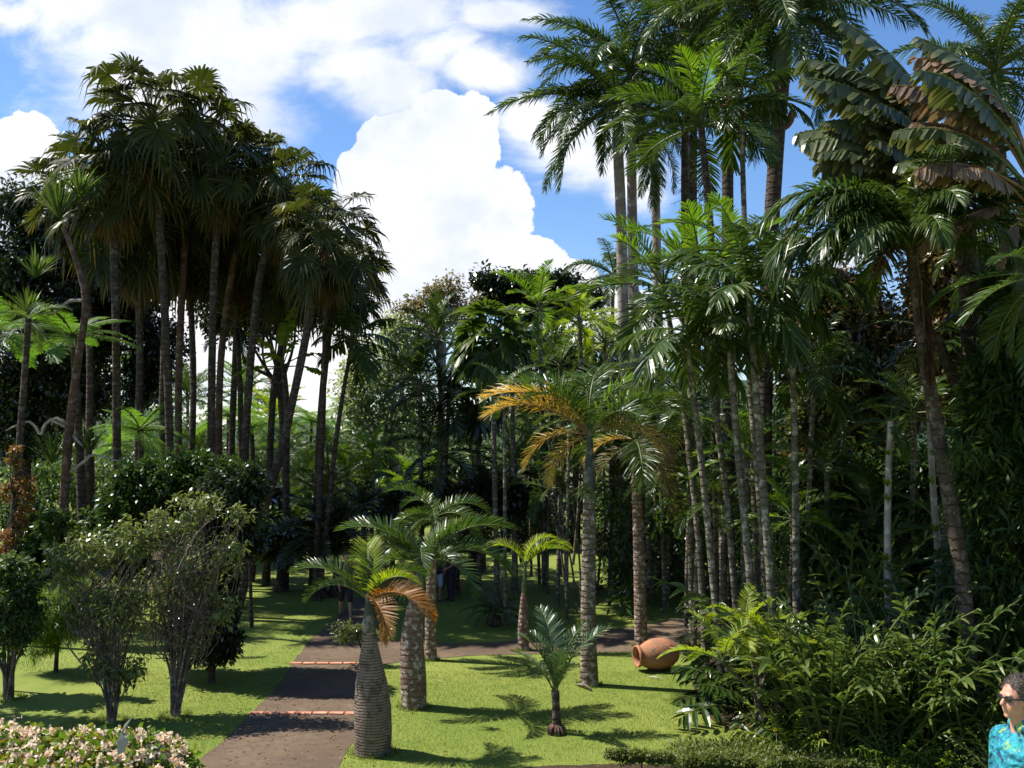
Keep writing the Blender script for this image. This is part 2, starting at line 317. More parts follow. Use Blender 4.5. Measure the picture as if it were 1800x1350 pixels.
def frond(sp, elev, seed=0):
    e = int(round(elev/10.)*10); key = (sp, e, seed)
    if key in CACHE: return CACHE[key]
    p = SP[sp]; mb = MB(); rs = np.random.RandomState(abs(hash((len(sp)*31+sum(map(ord, sp)), e, seed))) % 99991)
    if p.get('kind') == 'fan':
        n = 6; t = np.linspace(0, 1, n); phi = np.radians(np.maximum(e-28*t, -88)); st = p['pet']/(n-1)
        x = np.concatenate([[0], np.cumsum(np.cos(phi[:-1])*st)]); z = np.concatenate([[0], np.cumsum(np.sin(phi[:-1])*st)])
        path = np.stack([x, 0*x, z], -1); tube(mb, path, [.016, .008], 4, 1)
        tilt = np.radians(e-28-(22 if e > -40 else 0)+rs.uniform(-12, 12)); tilt = max(tilt, -1.53)
        dp_ = np.array([math.cos(tilt), 0, math.sin(tilt)]); roll = rs.uniform(-.5, .5)
        Y = np.array([0, 1., 0]); up = np.cross(dp_, Y); Y = Y*math.cos(roll)+up*math.sin(roll); up = np.cross(dp_, Y)
        m = p['seg']; th = np.linspace(-p['spread'], p['spread'], m)*np.pi/180; cup = .25
        D = np.cos(th)[:, None]*dp_+np.sin(th)[:, None]*Y-up*(cup*np.abs(np.sin(th)))[:, None]*(-1)
        S = -np.sin(th)[:, None]*dp_+np.cos(th)[:, None]*Y+up*rs.uniform(.25, .55, (m, 1))*np.where(np.arange(m) % 2, 1, -1)[:, None]
        L = p['ll']*(1-.28*np.abs(th)/2.6)*rs.uniform(.88, 1.04, m)
        W = 2*.55*L*math.tan((th[1]-th[0])/2)*1.15*p.get('wide', 1.0)
        L = L*(1+.10*np.sin(np.arange(m)*rs.uniform(.6, 2))); blades(mb, np.repeat(path[-1:], m, 0), D, S, L, W, 'fan', p['ld']*rs.uniform(.6, 3.2)*rs.uniform(.4, 1.6, m), 0, rs.rand(m)*.5+rs.rand()*.5, p['dp'])
    elif p.get('kind') == 'yucca':
        pass
    else:
        M = 15; t = np.linspace(0, 1, M); arch = p['arch']*rs.uniform(.8, 1.15)
        phi = np.radians(np.maximum(e-arch*t**1.35, -86)); st = 1/(M-1)
        sway = np.cumsum(rs.uniform(-1, 1)*.25*t*st)
        x = np.concatenate([[0], np.cumsum(np.cos(phi[:-1])*st)]); z = np.concatenate([[0], np.cumsum(np.sin(phi[:-1])*st)])
        path = np.stack([x, sway, z], -1); tube(mb, path, [.016, .009, .0025], 5, 1)
        n = p['n']; tr = np.linspace(0, 1, n); tl = p['pet']+(1-p['pet'])*(tr*.985)
        T = norm(np.gradient(path, axis=0))
        def at(A, q): return np.stack([np.interp(q, t, A[:, i]) for i in range(3)], -1)
        roll = rs.uniform(-.35, .35)
        for sd in (-1, 1):
            tj = np.clip(tl+rs.uniform(-.4, .4, n)/n*.6, 0, 1); B = at(path, tj); TT = norm(at(T, tj))
            Yv = np.array([0., 1, 0])*sd; U = norm(np.cross(TT, np.array([0., 1, 0]))); U = U*np.where(U[:, 2:3] < 0, -1, 1) if e > -60 else U
            Ys = Yv*math.cos(roll)+U*math.sin(roll)*sd
            a = np.radians(np.interp(tr, [0, 1], [p['a0'], p['a1']])+rs.uniform(-6, 6, n)); vv = np.radians(p['v']+rs.uniform(-p['plum'], p['plum'], n))
            side = Ys*np.cos(vv)[:, None]+U*np.sin(vv)[:, None]
            D = TT*np.cos(a)[:, None]+side*np.sin(a)[:, None]
            L = p['ll']*np.interp(tr, [0, .15, .45, .8, 1], [.55, .88, 1, .72, .34])*rs.uniform(.88, 1.06, n)
            W = p['lw']*np.interp(tr, [0, .2, .8, 1], [.7, 1, .9, .55]); S = TT+U*rs.uniform(-.5, .5, (n, 1))
            if p.get('tear'):
                keep = rs.rand(n) > p['tear']*.2; W = W*1.25; blk = np.cumsum(rs.rand(n) < p['tear']); off = rs.uniform(-1, 1, n+1)[blk]; L = L*(1+.2*rs.uniform(-1, 1, n+1)[blk])*rs.uniform(.9, 1.1, n)
                D = D+TT*(off*.16)[:, None]-np.array([0, 0, 1.])*(np.abs(rs.uniform(-1, 1, n+1)[blk])*.35)[:, None]
            else: keep = np.ones(n, bool)
            rn = rs.rand(n)*.6+rs.rand()*.4
            if p.get('bip'):
                k = p['bip']
                for q in np.linspace(.12, .95, k):
                    B2 = B+D*(L*q)[:, None]-np.array([0, 0, 1.])*(L*q*q*.15)[:, None]
                    for s2 in (-1, 1):
                        D2 = D*.45+norm(np.cross(D, U))*s2; blades(mb, B2, D2, D, L*.24*(1.1-q)+.008, .017, 'leaf', .3, 0, rn)
            else:
                ldr = p['ld']*(rs.uniform(.6, 1.35, n) if not p.get('tear') else rs.uniform(.6, 1.35, n+1)[blk]); fo = .35 if p.get('prof') in ('wide', 'plant') else 0
                blades(mb, B[keep], D[keep], S[keep], L[keep], W[keep], p.get('prof', 'lance'), ldr[keep], 0, rn[keep], 2.0, fo)
    CACHE[key] = mb.cat(); return CACHE[key]
FM = {}
def frond_mesh(sp, elev, seed, mat, rmat='rachis'):
    e = int(round(elev/10.)*10); key = (sp, e, seed, mat, rmat)
    if key not in FM:
        mb = MB(); mb.addcat(frond(sp, elev, seed)); FM[key] = mb.mesh('frond', [mat, rmat])
    return FM[key]
def rotz(a): c, s = math.cos(a), math.sin(a); return np.array([[c, -s, 0], [s, c, 0], [0, 0, 1.]])
CM = {}
def crown_mesh(sp, n, e0, e1, mat, seed, rmat='rachis'):
    key = (sp, n, e0, e1, mat, seed)
    if key not in CM:
        mb = MB(); rs = np.random.RandomState(seed+5)
        for i in range(n):
            e = e0+(e1-e0)*((i+.5)/n)+rs.uniform(-7, 7)
            mb.addcat(frond(sp, e, i % 2), rotz(i*2.39996+rs.uniform(-.25, .25))*rs.uniform(.85, 1.08), (0, 0, .02*(n-i)/n))
        CM[key] = mb.mesh('crown', [mat, rmat])
    return CM[key]

def path3(px, Y):
    """pixel points (base first) at depth Y -> world points reaching the ground; Y None = first point stands on the ground"""
    if Y is None: b = G(*px[0][:2]); Y = b.y
    pts = [P(p[0], p[1], Y+(p[2] if len(p) > 2 else 0)) for p in px]
    if pts[0].z > .05:
        a, b = pts[0], pts[1]; dx = (a.x-b.x)/(max(b.z-a.z, .2)); k = min(abs(dx)*a.z, .8)
        pts = [Vector((a.x+math.copysign(k, dx), a.y, 0))]+pts
    pts[0].z = -.03
    return pts, Y
def trunk_part(root, base, pts, radii, mat, ns=10, wob=.04, name='trunk', n=None):
    loc = [p-base for p in pts]; ln = sum((loc[i+1]-loc[i]).length for i in range(len(loc)-1))
    mb = MB(); tube(mb, smooth_path(loc, n or max(8, int(ln*3))), radii, ns, 0, wob)
    return link(name, mb.mesh(name, [mat]), root)
def add_fronds(root, top, n, size, sp, mat, e0, e1, az0=0, rmat='rachis', pw=1.0, seed=0, jit=.15, name='frond', spread=None):
    rs = np.random.RandomState(seed*7+n)
    for i in range(n):
        u = (i+.5)/n; e = e0+(e1-e0)*u**pw+rs.uniform(-6, 6)
        az = az0+i*2.39996+rs.uniform(-jit, jit) if spread is None else az0+rs.uniform(-spread, spread)
        m = mat if isinstance(mat, str) else mat[min(int(u*len(mat)), len(mat)-1)]
        link(name, frond_mesh(sp, e, i % (4 if sp == 'fan' else 2), m, rmat), root, (top[0], top[1], top[2]-u*.12), (rs.uniform(-.12, .12), rs.uniform(-.12, .12), az), size*rs.uniform(.78, 1.1))
def palm(name, label, cat, px, Y, radii, sp, n, size, mat, tm='palm_bark', e=(80, -25), shaft=None, group=None, lod=0, dead=0, custom=(), ns=10,
         rmat='rachis', pw=1.0, seed=0, az0=None, deadsp=None, shaftmat='shaft', wob=.04, extra=None):
    pts, Y = path3(px, Y); base = Vector((pts[0].x, pts[0].y, 0)); root = thing(name, label, cat, base, group)
    top = pts[-1]-base; az0 = seed*1.3 if az0 is None else az0
    if shaft:
        d = (pts[-1]-pts[-2]).normalized(); b0 = pts[-1]-d*shaft[0]
        trunk_part(root, base, pts[:-1]+[b0+d*.02] if (pts[-1]-pts[-2]).length > shaft[0] else pts, radii, tm, ns, wob)
        trunk_part(root, base, [b0, b0+d*shaft[0]*.45, pts[-1]+d*.05], [shaft[1], shaft[1]*1.12, shaft[1]*.7, shaft[1]*.4], shaftmat, ns, 0, 'crownshaft', 8)
    else: trunk_part(root, base, pts, radii, tm, ns, wob)
    if lod: link('crown', crown_mesh(sp, n, e[0], e[1], mat if isinstance(mat, str) else mat[0], seed % 3, rmat), root, top, (0, 0, az0), size)
    else: add_fronds(root, top, n, size, sp, mat, e[0], e[1], az0, rmat, pw, seed)
    for i, (az, el, sz, m, *spx) in enumerate(custom):
        link('frond', frond_mesh(spx[0] if spx else sp, el, i % 2, m, 'rachis_brown' if m in ('orange', 'bottle_old', 'fan_dead') else rmat), root, top-Vector((0, 0, .05)), (0, 0, R(az)), sz)
    if dead: add_fronds(root, top-Vector((0, 0, .15*size)), dead, size*.85, deadsp or 'fan_dead', 'fan_dead', -55, -85, az0+1, 'rachis_brown', seed=seed+3, name='dead_frond')
    return root

def clump_leaves(mb, cen, rad, per, L, W, mi=0, prof='leaf', updown=.2, squash=.75, rs=RS):
    N = len(cen)*per; c = np.repeat(cen, per, 0); r = np.repeat(rad, per)
    u = norm(rs.normal(size=(N, 3))); rr = rs.rand(N)**.45
    off = u*(rr*r)[:, None]; off[:, 2] *= squash
    d = norm(u*.8+rs.normal(size=(N, 3))*.55-np.array([0, 0, updown])); s = np.cross(d, np.array([0, 0, 1.]))+rs.normal(size=(N, 3))*.45
    blades(mb, c+off, d, s, L*rs.uniform(.6, 1.2, N), W*rs.uniform(.7, 1.15, N), prof, .3, mi, np.clip(np.repeat(rs.rand(len(cen)), per)*.5+rs.rand(N)*.6, 0, 1))
def broad(name, label, cat, px, Y, r0, lobes, mat, leaf, nl, tm='dark_bark', group=None, clump=.55, per=60, seed=0, depth=1.0, limbs=9, crownname='crown', stems=None, updown=.2, drop=0):
    """broadleaf tree: trunk through px points, crown lobes (px,py,rx,ry) in pixels at depth Y"""
    rs = np.random.RandomState(seed+101)
    pts, Y = path3(px, Y); base = Vector((pts[0].x, pts[0].y, 0)); root = thing(name, label, cat, base, group)
    cs, rad = [], []
    vol = np.array([l[2]*l[3] for l in lobes], float); cnt = np.maximum(3, (nl/per*vol/vol.sum())).astype(int)
    lim = []
    for (lx, ly, rx, ry, *dz), k in zip(lobes, cnt):
        c = np.array(P(lx, ly, Y+(dz[0] if dz else 0))-base); mx, my = rx*Y/FPX, ry*Y/FPX
        u = norm(rs.normal(size=(k, 3))); rr = rs.rand(k)**.45; rr = np.where(rs.rand(k) < .22, rr*rs.uniform(1.0, 1.38, k), rr*.93)
        q = c+u*np.array([mx, min(mx, my)*depth, my])*rr[:, None]*.92; q[:, 2] = np.maximum(q[:, 2], .15)
        cs.append(q); rad.append(rs.uniform(.35, 1.35, k)*clump*min(1.0, max(.35, min(mx, my)*1.2))); lim.append(c)
    cs = np.vstack(cs); rad = np.concatenate(rad); mb = MB(); clump_leaves(mb, cs, rad, per, leaf[0], leaf[1], 0, rs=rs, updown=updown)
    link(crownname, mb.mesh(crownname, [mat]), root)
    mb = MB(); loc = [p-base for p in pts]; tp = np.array(loc[-1])
    if stems:
        for i in range(stems):
            a = rs.uniform(0, 6.28); b = np.array([math.cos(a)*r0*2.2, math.sin(a)*r0*2.2, -.03]); tgt = cs[rs.randint(len(cs))]
            m = b*.5+tgt*.5+np.array([(b[0]-tgt[0])*.15, (b[1]-tgt[1])*.15, -.0]); 
            tube(mb, smooth_path([b, m, tgt], 9), [r0, r0*.6, r0*.2], 6, 0, .1)
    else: tube(mb, smooth_path(loc, 12), [r0, r0*.8, r0*.55], 9, 0, .05)
    for i in range(limbs):
        tgt = cs[rs.randint(len(cs))]; st = np.array(loc[-1]) if not stems else cs[rs.randint(len(cs))]*.6
        if not stems: u = rs.uniform(.55, 1); st = np.array(loc[-2])*(1-u)+np.array(loc[-1])*u
        m = (st+tgt)/2+rs.normal(size=3)*.12*np.linalg.norm(tgt-st)
        tube(mb, smooth_path([st, m, tgt], 7), [r0*.42, r0*.25, r0*.1], 5 if limbs < 60 else 3, 0, .1)
    link('trunk', mb.mesh('trunk', [tm]), root)
    return root
def tuft(name, label, cat, base, n, size, sp, mat, e=(85, 25), group=None, seed=0, spread=.12, rmat='rachis', as_one='leaves', extra=None, cane=None):
    """stemless clump: shoots from the ground, one mesh of leaves"""
    rs = np.random.RandomState(seed+31); base = Vector((base[0], base[1], base[2] if len(base) > 2 else 0)); root = thing(name, label, cat, base, group); mb = MB()
    for i in range(n):
        el = e[0]+(e[1]-e[0])*((i+.5)/n)+rs.uniform(-8, 8); sz = size*rs.uniform(.6, 1.15); a = i*2.4+rs.uniform(-.3, .3); q = rs.uniform(0, spread)
        mb.addcat(frond(sp, el, i % 2), rotz(a)*sz, (math.cos(a)*q*size, math.sin(a)*q*size, 0))
    link(as_one, mb.mesh(as_one, [mat, rmat]), root)
    return root, mb
def rosette(mb, c, n, L, W, up=(0, 0, 1), mi=0, droop=.5, rs=RS, spread=1.25):
    a = rs.uniform(0, 6.28, n); th = rs.uniform(.1, spread, n); up = np.array(up, float)
    d = np.stack([np.sin(th)*np.cos(a), np.sin(th)*np.sin(a), np.cos(th)], -1)+up*.5
    s = np.stack([-np.sin(a), np.cos(a), 0*a], -1)
    blades(mb, np.repeat(np.array([c], float), n, 0), d, s, L*rs.uniform(.7, 1.1, n), W, 'strap', droop*rs.uniform(.4, 1.4, n), mi)
# ---------------------------------------------------------------- the setting
def groundmat(name, kind):
    m = bpy.data.materials.new(name); m.use_nodes = True; t = NT(m.node_tree)
    ob = t.n('ShaderNodeTexCoord').outputs['Object']
    pb = t.n('ShaderNodeBsdfPrincipled'); bp = t.n('ShaderNodeBump')
    if kind == 'lawn':
        n1, n2, n3 = t.noise(ob, .35, 4), t.noise(ob, 2.3, 5, .65), t.noise(ob, 38, 4, .7)
        col = t.mix(t.step(n1, .3, .7), (.125, .17, .025), (.19, .215, .04))
        col = t.mix(t.math('MULTIPLY', t.step(n2, .45, .75), .65), col, (.08, .135, .018))
        col = t.mix(t.math('MULTIPLY', t.step(n3, .5, .8), .55), col, (.22, .25, .06))
        col = t.mix(t.math('MULTIPLY', t.step(n3, .5, .25), .6), col, (.045, .085, .012))
        h = n3; st, ds = .5, .02; rg = .85
    elif kind == 'path':
        n1, n2, n3 = t.noise(ob, .9, 5, .6), t.noise(ob, 7, 5, .7), t.noise(ob, 90, 3, .7)
        col = t.mix(t.step(n1, .3, .7), (.085, .056, .034), (.135, .094, .058))
        col = t.mix(t.math('MULTIPLY', t.step(n2, .48, .7), .75), col, (.06, .042, .028)); col = t.mix(t.math('MULTIPLY', t.step(t.noise(ob, 2.6, 6, .7, .8), .55, .62), .45), col, (.045, .036, .022)); col = t.mix(t.math('MULTIPLY', t.step(t.noise(ob, 1.7, 6, .75, 1.5), .60, .64), .35), col, (.2, .165, .12))
        col = t.mix(t.math('MULTIPLY', t.step(n3, .45, .7), .5), col, (.21, .16, .13))
        vo = None
        h = n3; st, ds = .7, .012; rg = .9
    elif kind == 'soil':
        n1, n2, n3 = t.noise(ob, 1.3, 4), t.noise(ob, 14, 5, .7), t.noise(ob, 60, 3)
        col = t.mix(n1, (.03, .02, .012), (.07, .045, .025)); col = t.mix(t.step(n2, .52, .65), col, (.11, .07, .035)); h = n2; st, ds = 1, .05; rg = .95
    else:
        n1, n2, n3 = t.noise(ob, .06, 5), t.noise(ob, .5, 5, .7), t.noise(ob, 3, 3)
        col = t.mix(n1, (.03, .06, .025), (.06, .10, .04)); h = n2; st, ds = 1, 2; rg = .9
    t.l(col, pb.inputs['Base Color']); pb.inputs['Roughness'].default_value = rg; pb.inputs['Specular IOR Level'].default_value = .2
    bp.inputs['Strength'].default_value = st; bp.inputs['Distance'].default_value = ds; t.l(h, bp.inputs['Height']); t.l(bp.outputs[0], pb.inputs['Normal'])
    o = t.n('ShaderNodeOutputMaterial'); t.l(pb.outputs[0], o.inputs[0]); MATS[name] = m
for a in ('lawn', 'path', 'soil_bed', 'hill'): groundmat(a, 'soil' if a == 'soil_bed' else a)
def flat(name, quads, z, mat):
    mb = MB(); v = np.array([[(p[0], p[1], z) for p in q] for q in quads]).reshape(-1, 3); mb.add(v, np.arange(len(v)).reshape(-1, 4))
    return tag(link(name, mb.mesh(name, [mat])), kind='structure')
def ribbon(name, L, Rr, z, mat, sub=6):
    a = smooth_path([G(*p) for p in L], sub*(len(L)-1)+1); b = smooth_path([G(*p) for p in Rr], sub*(len(L)-1)+1)
    a[1:-1, :2] += RS.normal(0, .012, (len(a)-2, 2)); b[1:-1, :2] += RS.normal(0, .012, (len(b)-2, 2))
    return flat(name, [[a[i], b[i], b[i+1], a[i+1]] for i in range(len(a)-1)], z, mat)
flat('lawn', [[(-500, -60), (500, -60), (500, 900), (-500, 900)]], 0, 'lawn')
ribbon('path', [(300,1400),(345,1341),(395,1300),(440,1255),(482,1212),(512,1170),(545,1125),(586,1092),(606,1070),(622,1050)],
       [(575,1400),(597,1345),(620,1305),(636,1262),(648,1225),(662,1180),(668,1140),(680,1105),(692,1075),(700,1052)], .004, 'path')
ribbon('crossing_path', [(640,1128),(690,1126),(760,1131),(850,1130),(950,1122),(1053,1109),(1130,1100),(1185,1088),(1280,1074)],
       [(660,1172),(710,1163),(765,1158),(850,1152),(950,1150),(1053,1147),(1130,1144),(1185,1134),(1280,1114)], .008, 'path')
ribbon('lower_path', [(870,1356),(960,1346),(1080,1343),(1200,1345),(1330,1352)], [(840,1480),(960,1480),(1080,1480),(1200,1480),(1330,1480)], .004, 'soil_bed')
ribbon('planting_bed', [(1215,1200),(1240,1255),(1290,1285),(1350,1308),(1480,1325),(1700,1340)], [(1240,1120),(1310,1050),(1450,1010),(1600,1010),(1800,1010),(2300,1010)], .006, 'soil_bed')
ribbon('planting_bed', [(-300,1100),(0,1080),(200,1060),(330,1050),(400,1020),(440,990)], [(-300,960),(0,960),(200,955),(330,950),(400,950),(440,948)], .006, 'soil_bed')
# terrace the camera and the visitor stand on, with a grass bank falling to the lawn
mb = MB(); TZ = 1.44
xs = [-30, 30]; prof = [(-20, TZ), (8.6, TZ), (9.3, 1.15), (10.6, .45), (11.6, .05), (12.3, -.03)]
for (y0, z0), (y1, z1) in zip(prof[:-1], prof[1:]): mb.add([(-30, y0, z0), (30, y0, z0), (30, y1, z1), (-30, y1, z1)], [[0, 1, 2, 3]])
tag(link('terrace', mb.mesh('terrace', ['lawn'])), kind='structure')
# far hill
mb = MB(); nx, ny = 60, 16; X = np.linspace(-260, 260, nx); Yv = np.linspace(170, 330, ny)
gx, gy = np.meshgrid(X, Yv); hz = 14*np.sin(np.clip((gy-170)/160, 0, 1)*np.pi)*(1+.35*np.sin(gx*.03)+.2*np.sin(gx*.11+1))+RS.rand(ny, nx)*1.2
i = np.arange(ny-1)[:, None]*nx+np.arange(nx-1)[None]; mb.add(np.stack([gx, gy, hz-1.5], -1), np.stack([i, i+1, i+nx+1, i+nx], -1), smooth=True)
tag(link('hill', mb.mesh('hill', ['hill'])), kind='structure')

# mown grass blades and far woodland (uncountable)
def pts_in(n, x0, x1, y0, y1): return np.stack([RS.uniform(x0, x1, n), RS.uniform(y0, y1, n), np.zeros(n)], -1)
def on_path(p):
    d = np.array([ray(0, 0)]); 
    Y = p[:, 1]; v = -(CAMZ)/Y; t = math.tan(PITCH); k = (v-t)/(1+v*t); py = CY-k*FPX
    den = math.cos(PITCH)-k*math.sin(PITCH); px = CX+p[:, 0]/Y*den*FPX
    lx = np.interp(py, [1052,1092,1125,1170,1212,1255,1300,1341,1400], [622,586,545,512,482,440,395,345,300]); rx = np.interp(py, [1052,1105,1140,1180,1225,1262,1305,1345,1400], [700,680,668,662,648,636,620,597,575])
    jt = RS.normal(0, 2.5, len(px)); a = (px > lx+2+jt) & (px < rx-2-jt) & (py > 1050)
    uy = np.interp(px, [640,760,950,1053,1185,1280], [1128,1131,1122,1109,1088,1074]); ly = np.interp(px, [660,765,950,1053,1185,1280], [1172,1158,1150,1147,1134,1114])
    b = (py > uy-1) & (py < ly+1) & (px > 640) & (px < 1290)
    c = (py > np.interp(px, [870,960,1080,1200,1330], [1356,1346,1343,1345,1352])) & (px > 860) & (px < 1330)
    return a | b | c
for nm, n, bx, hh in (('grass', 150000, (-7.5, 6.5, 12.6, 19.5), .032), ('grass', 60000, (-13, 9, 19.5, 30), .04)):
    p = pts_in(n, *bx); p = p[~on_path(p)]; N = len(p); a = RS.uniform(0, 6.28, N); th = RS.uniform(0, .9, N)
    mb = MB(); d = np.stack([np.sin(th)*np.cos(a), np.sin(th)*np.sin(a), np.cos(th)], -1); s = np.stack([-np.sin(a), np.cos(a), 0*a], -1)
    blades(mb, p, d, s, hh*RS.uniform(.5, 1.3, N), .006 if hh < .035 else .009, 'grass', 0, 0, np.clip(RS.rand(N)*.6+.3*np.sin(p[:, 0]*1.3+np.sin(p[:, 1]*.9)*2), 0, 1))
    tag(link('grass', mb.mesh('grass', ['grass_blade'])), 'short mown green grass covering the open lawn', 'grass', kind='stuff')
mb = MB(); nc = 900; x = RS.uniform(-75, 75, nc); y = RS.uniform(72, 105, nc)
hh = np.where((x > -26) & (x < -13), 3.5, 7.5)+2.2*np.sin(x*.21)+1.4*np.sin(x*.7+1); hh = np.where(np.abs(x+18) < 6, 4.2, hh)
c = np.stack([x, y, RS.rand(nc)**.6*np.maximum(hh, 2)], -1); clump_leaves(mb, c, RS.uniform(.9, 2.0, nc), 60, .55, .24)
tag(link('woodland', mb.mesh('woodland', ['far_leaf'])), 'distant mixed green woodland closing the far end of the garden', 'woodland', kind='stuff')
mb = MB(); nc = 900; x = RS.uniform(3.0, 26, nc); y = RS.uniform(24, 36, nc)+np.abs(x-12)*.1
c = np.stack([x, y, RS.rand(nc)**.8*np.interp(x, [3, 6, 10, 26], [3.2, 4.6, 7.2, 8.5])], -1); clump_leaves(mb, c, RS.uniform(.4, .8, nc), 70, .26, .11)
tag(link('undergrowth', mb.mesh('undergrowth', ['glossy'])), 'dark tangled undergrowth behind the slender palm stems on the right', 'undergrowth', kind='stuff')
mb = MB(); nc = 700; x = RS.uniform(-32, 2, nc); y = RS.uniform(52, 66, nc)
c = np.stack([x, y, RS.rand(nc)*np.interp(x, [-32, -24, -14, -6, 2], [5, 4.5, 4.2, 3.2, 4.2])], -1); clump_leaves(mb, c, RS.uniform(.5, 1.1, nc), 60, .38, .17)
tag(link('undergrowth', mb.mesh('undergrowth', ['mid'])), 'mid green undergrowth beyond the sunlit lawn behind the tall fan palm trunks', 'undergrowth', kind='stuff')
mb = MB(); N = 26000; px = RS.uniform(1195, 1790, N)+RS.normal(0, 18, N); py = RS.uniform(1304, 1352, N)+RS.normal(0, 4, N)+np.interp(px, [1150, 1400, 1790], [6, 10, 26])
g = np.array([G(a, b) for a, b in zip(px, py)]); g = g[g[:, 1] > 12.5]; N = len(g); g[:, 2] = RS.rand(N)**1.5*.13
u = norm(RS.normal(size=(N, 3))+np.array([0, 0, .7])); blades(mb, g, u, np.cross(u, [0, 0, 1.]), .075*RS.uniform(.5, 1.3, N), .028, 'leaf', .2, 0)
tag(link('ground_cover', mb.mesh('ground_cover', ['olive'])), 'low yellowish green ground cover edging the bed under the ginger leaves', 'ground cover', kind='stuff')
# unmown tufts at the foot of the trunks
tp = []
for (bx, by, rr) in [(655,1323,.27),(728,1243,.22),(758,1160,.13),(979,1289,.11),(1036,1204,.19),(1127,1136,.16),(921,1143,.13),(308,1258,.2),(196,1268,.2),(15,1228,.2)]:
    b = G(bx, by); n = 420; a = RS.uniform(0, 6.28, n); k = rr*RS.uniform(.95, 1.45, n); tp.append(np.stack([b.x+np.cos(a)*k, b.y+np.sin(a)*k, 0*a], -1))
p = np.vstack(tp); N = len(p); a = RS.uniform(0, 6.28, N); th = RS.uniform(0, .7, N); d = np.stack([np.sin(th)*np.cos(a), np.sin(th)*np.sin(a), np.cos(th)], -1)
mb = MB(); blades(mb, p, d, np.stack([-np.sin(a), np.cos(a), 0*a], -1), RS.uniform(.04, .13, N), .008, 'grass', .4)
tag(link('grass', mb.mesh('grass', ['grass_blade'])), 'longer grass tufts left unmown around the palm trunks', 'grass', kind='stuff')
# fallen leaves on path and lawn
mb = MB(); N = 220; px = RS.uniform(350, 660, N); py = RS.uniform(1050, 1350, N); g = np.array([G(a, b) for a, b in zip(px, py)]); g[:, 2] = .014
a = RS.uniform(0, 6.28, N); d = np.stack([np.cos(a), np.sin(a), .12+0*a], -1); blades(mb, g, d, np.stack([-np.sin(a), np.cos(a), RS.uniform(-.2, .2, N)], -1), RS.uniform(.03, .09, N), .03, 'leaf', .1)
tag(link('leaf_litter', mb.mesh('leaf_litter', ['fan_dead'])), 'small dry brown leaves scattered over the path and its grass edge', 'leaf litter', kind='stuff')

mb = MB(); p = pts_in(420, -7, 6, 13, 26); p = p[~on_path(p)]; N = len(p); p[:, 2] = .03; a = RS.uniform(0, 6.28, N); d = np.stack([np.cos(a), np.sin(a), .15+0*a], -1)
blades(mb, p, d, np.stack([-np.sin(a), np.cos(a), RS.uniform(-.2, .2, N)], -1), RS.uniform(.03, .10, N), .028, 'leaf', .1)
tag(link('leaf_litter', mb.mesh('leaf_litter', ['brownish'])), 'sparse pale dry leaves lying on the mown lawn', 'leaf litter', kind='stuff')
# ---------------------------------------------------------------- terracotta strips across the path
def tile_strip(label, x0, x1, y, n):
    a, b = G(x0, y), G(x1, y); root = thing('drain_strip', label, 'drain strip', ((a.x+b.x)/2, a.y, 0))
    w_ = (b.x-a.x)/n
    for k in range(n):
        mb = MB(); cx = -(b.x-a.x)/2+w_*(k+.5); hx, hy, z0, z1 = w_*.44, .055, .002, .03
        v = np.array([(cx+sx*hx, sy*hy+RS.uniform(-.008, .008), z) for z in (z0, z1-.006) for sx, sy in ((-1,-1),(1,-1),(1,1),(-1,1))]+[(cx+sx*(hx-.01), sy*(hy-.01), z1) for sx, sy in ((-1,-1),(1,-1),(1,1),(-1,1))])
        f = [[a_+0, a_+1, b_+1, b_+0] for a_, b_ in ((0, 4), (4, 8))]; f = []
        for lv in (0, 4):
            for q in range(4): f.append([lv+q, lv+(q+1) % 4, lv+4+(q+1) % 4, lv+4+q])
        f.append([8, 9, 10, 11]); mb.add(v, f); link('tile', mb.mesh('tile', ['tile']), root)
tile_strip('sunlit strip of terracotta tiles across the path beside the swollen palm trunk', 436, 634, 1255, 7)
tile_strip('shaded thin strip of terracotta tiles across the path, farther up than the sunlit one', 508, 650, 1167, 6)

# ---------------------------------------------------------------- the two bottle palms and the small lawn palms
palm('bottle_palm', 'squat palm with swollen grey ringed trunk and orange drooping frond at the path edge', 'palm tree',
     [(655,1323),(655,1255),(652,1180),(649,1125),(648,1050)], None, [.275,.285,.285,.27,.235,.18,.125,.11,.105,.09], 'bottle', 1, 1.2, 'bottle', 'bottle_bark', e=(84, 80),
     custom=[(178, 52, 1.35, 'bottle'), (170, 38, 1.1, 'bottle'), (15, 62, 1.1, 'bottle'), (-35, 28, 1.25, 'bottle_old'), (-60, 12, 1.15, 'bottle_old'), (8, 22, 1.2, 'bottle_old'),
             (95, 84, 1.4, 'yellow'), (70, 66, 1.1, 'bottle'), (-20, 58, 1.0, 'yellow')], ns=22, wob=.035, seed=1, shaft=(.55, .10), shaftmat='shaft_grey')
palm('bottle_palm', 'stout ringed palm trunk with broad dark arching crown behind the squat swollen palm', 'palm tree',
     [(728,1243),(726,1180),(724,1120),(732,1050),(742,985)], None, [.22,.23,.235,.22,.20,.16,.12,.11,.10], 'bottle', 4, 1.3, 'bottle', 'lichen_bark', e=(64, 10), az0=.6,
     custom=[(175, 52, 1.75, 'bottle'), (165, 35, 1.5, 'bottle'), (5, 48, 1.85, 'bottle'), (-8, 30, 1.8, 'bottle'), (30, 52, 1.7, 'bottle'), (150, 56, 1.2, 'bottle'), (-90, 35, 1.5, 'bottle'), (200, 20, 1.3, 'bottle'), (-40, 20, 1.5, 'bottle'), (90, 40, 1.4, 'bottle')], ns=16, wob=.02, seed=2, shaft=(.6, .11))
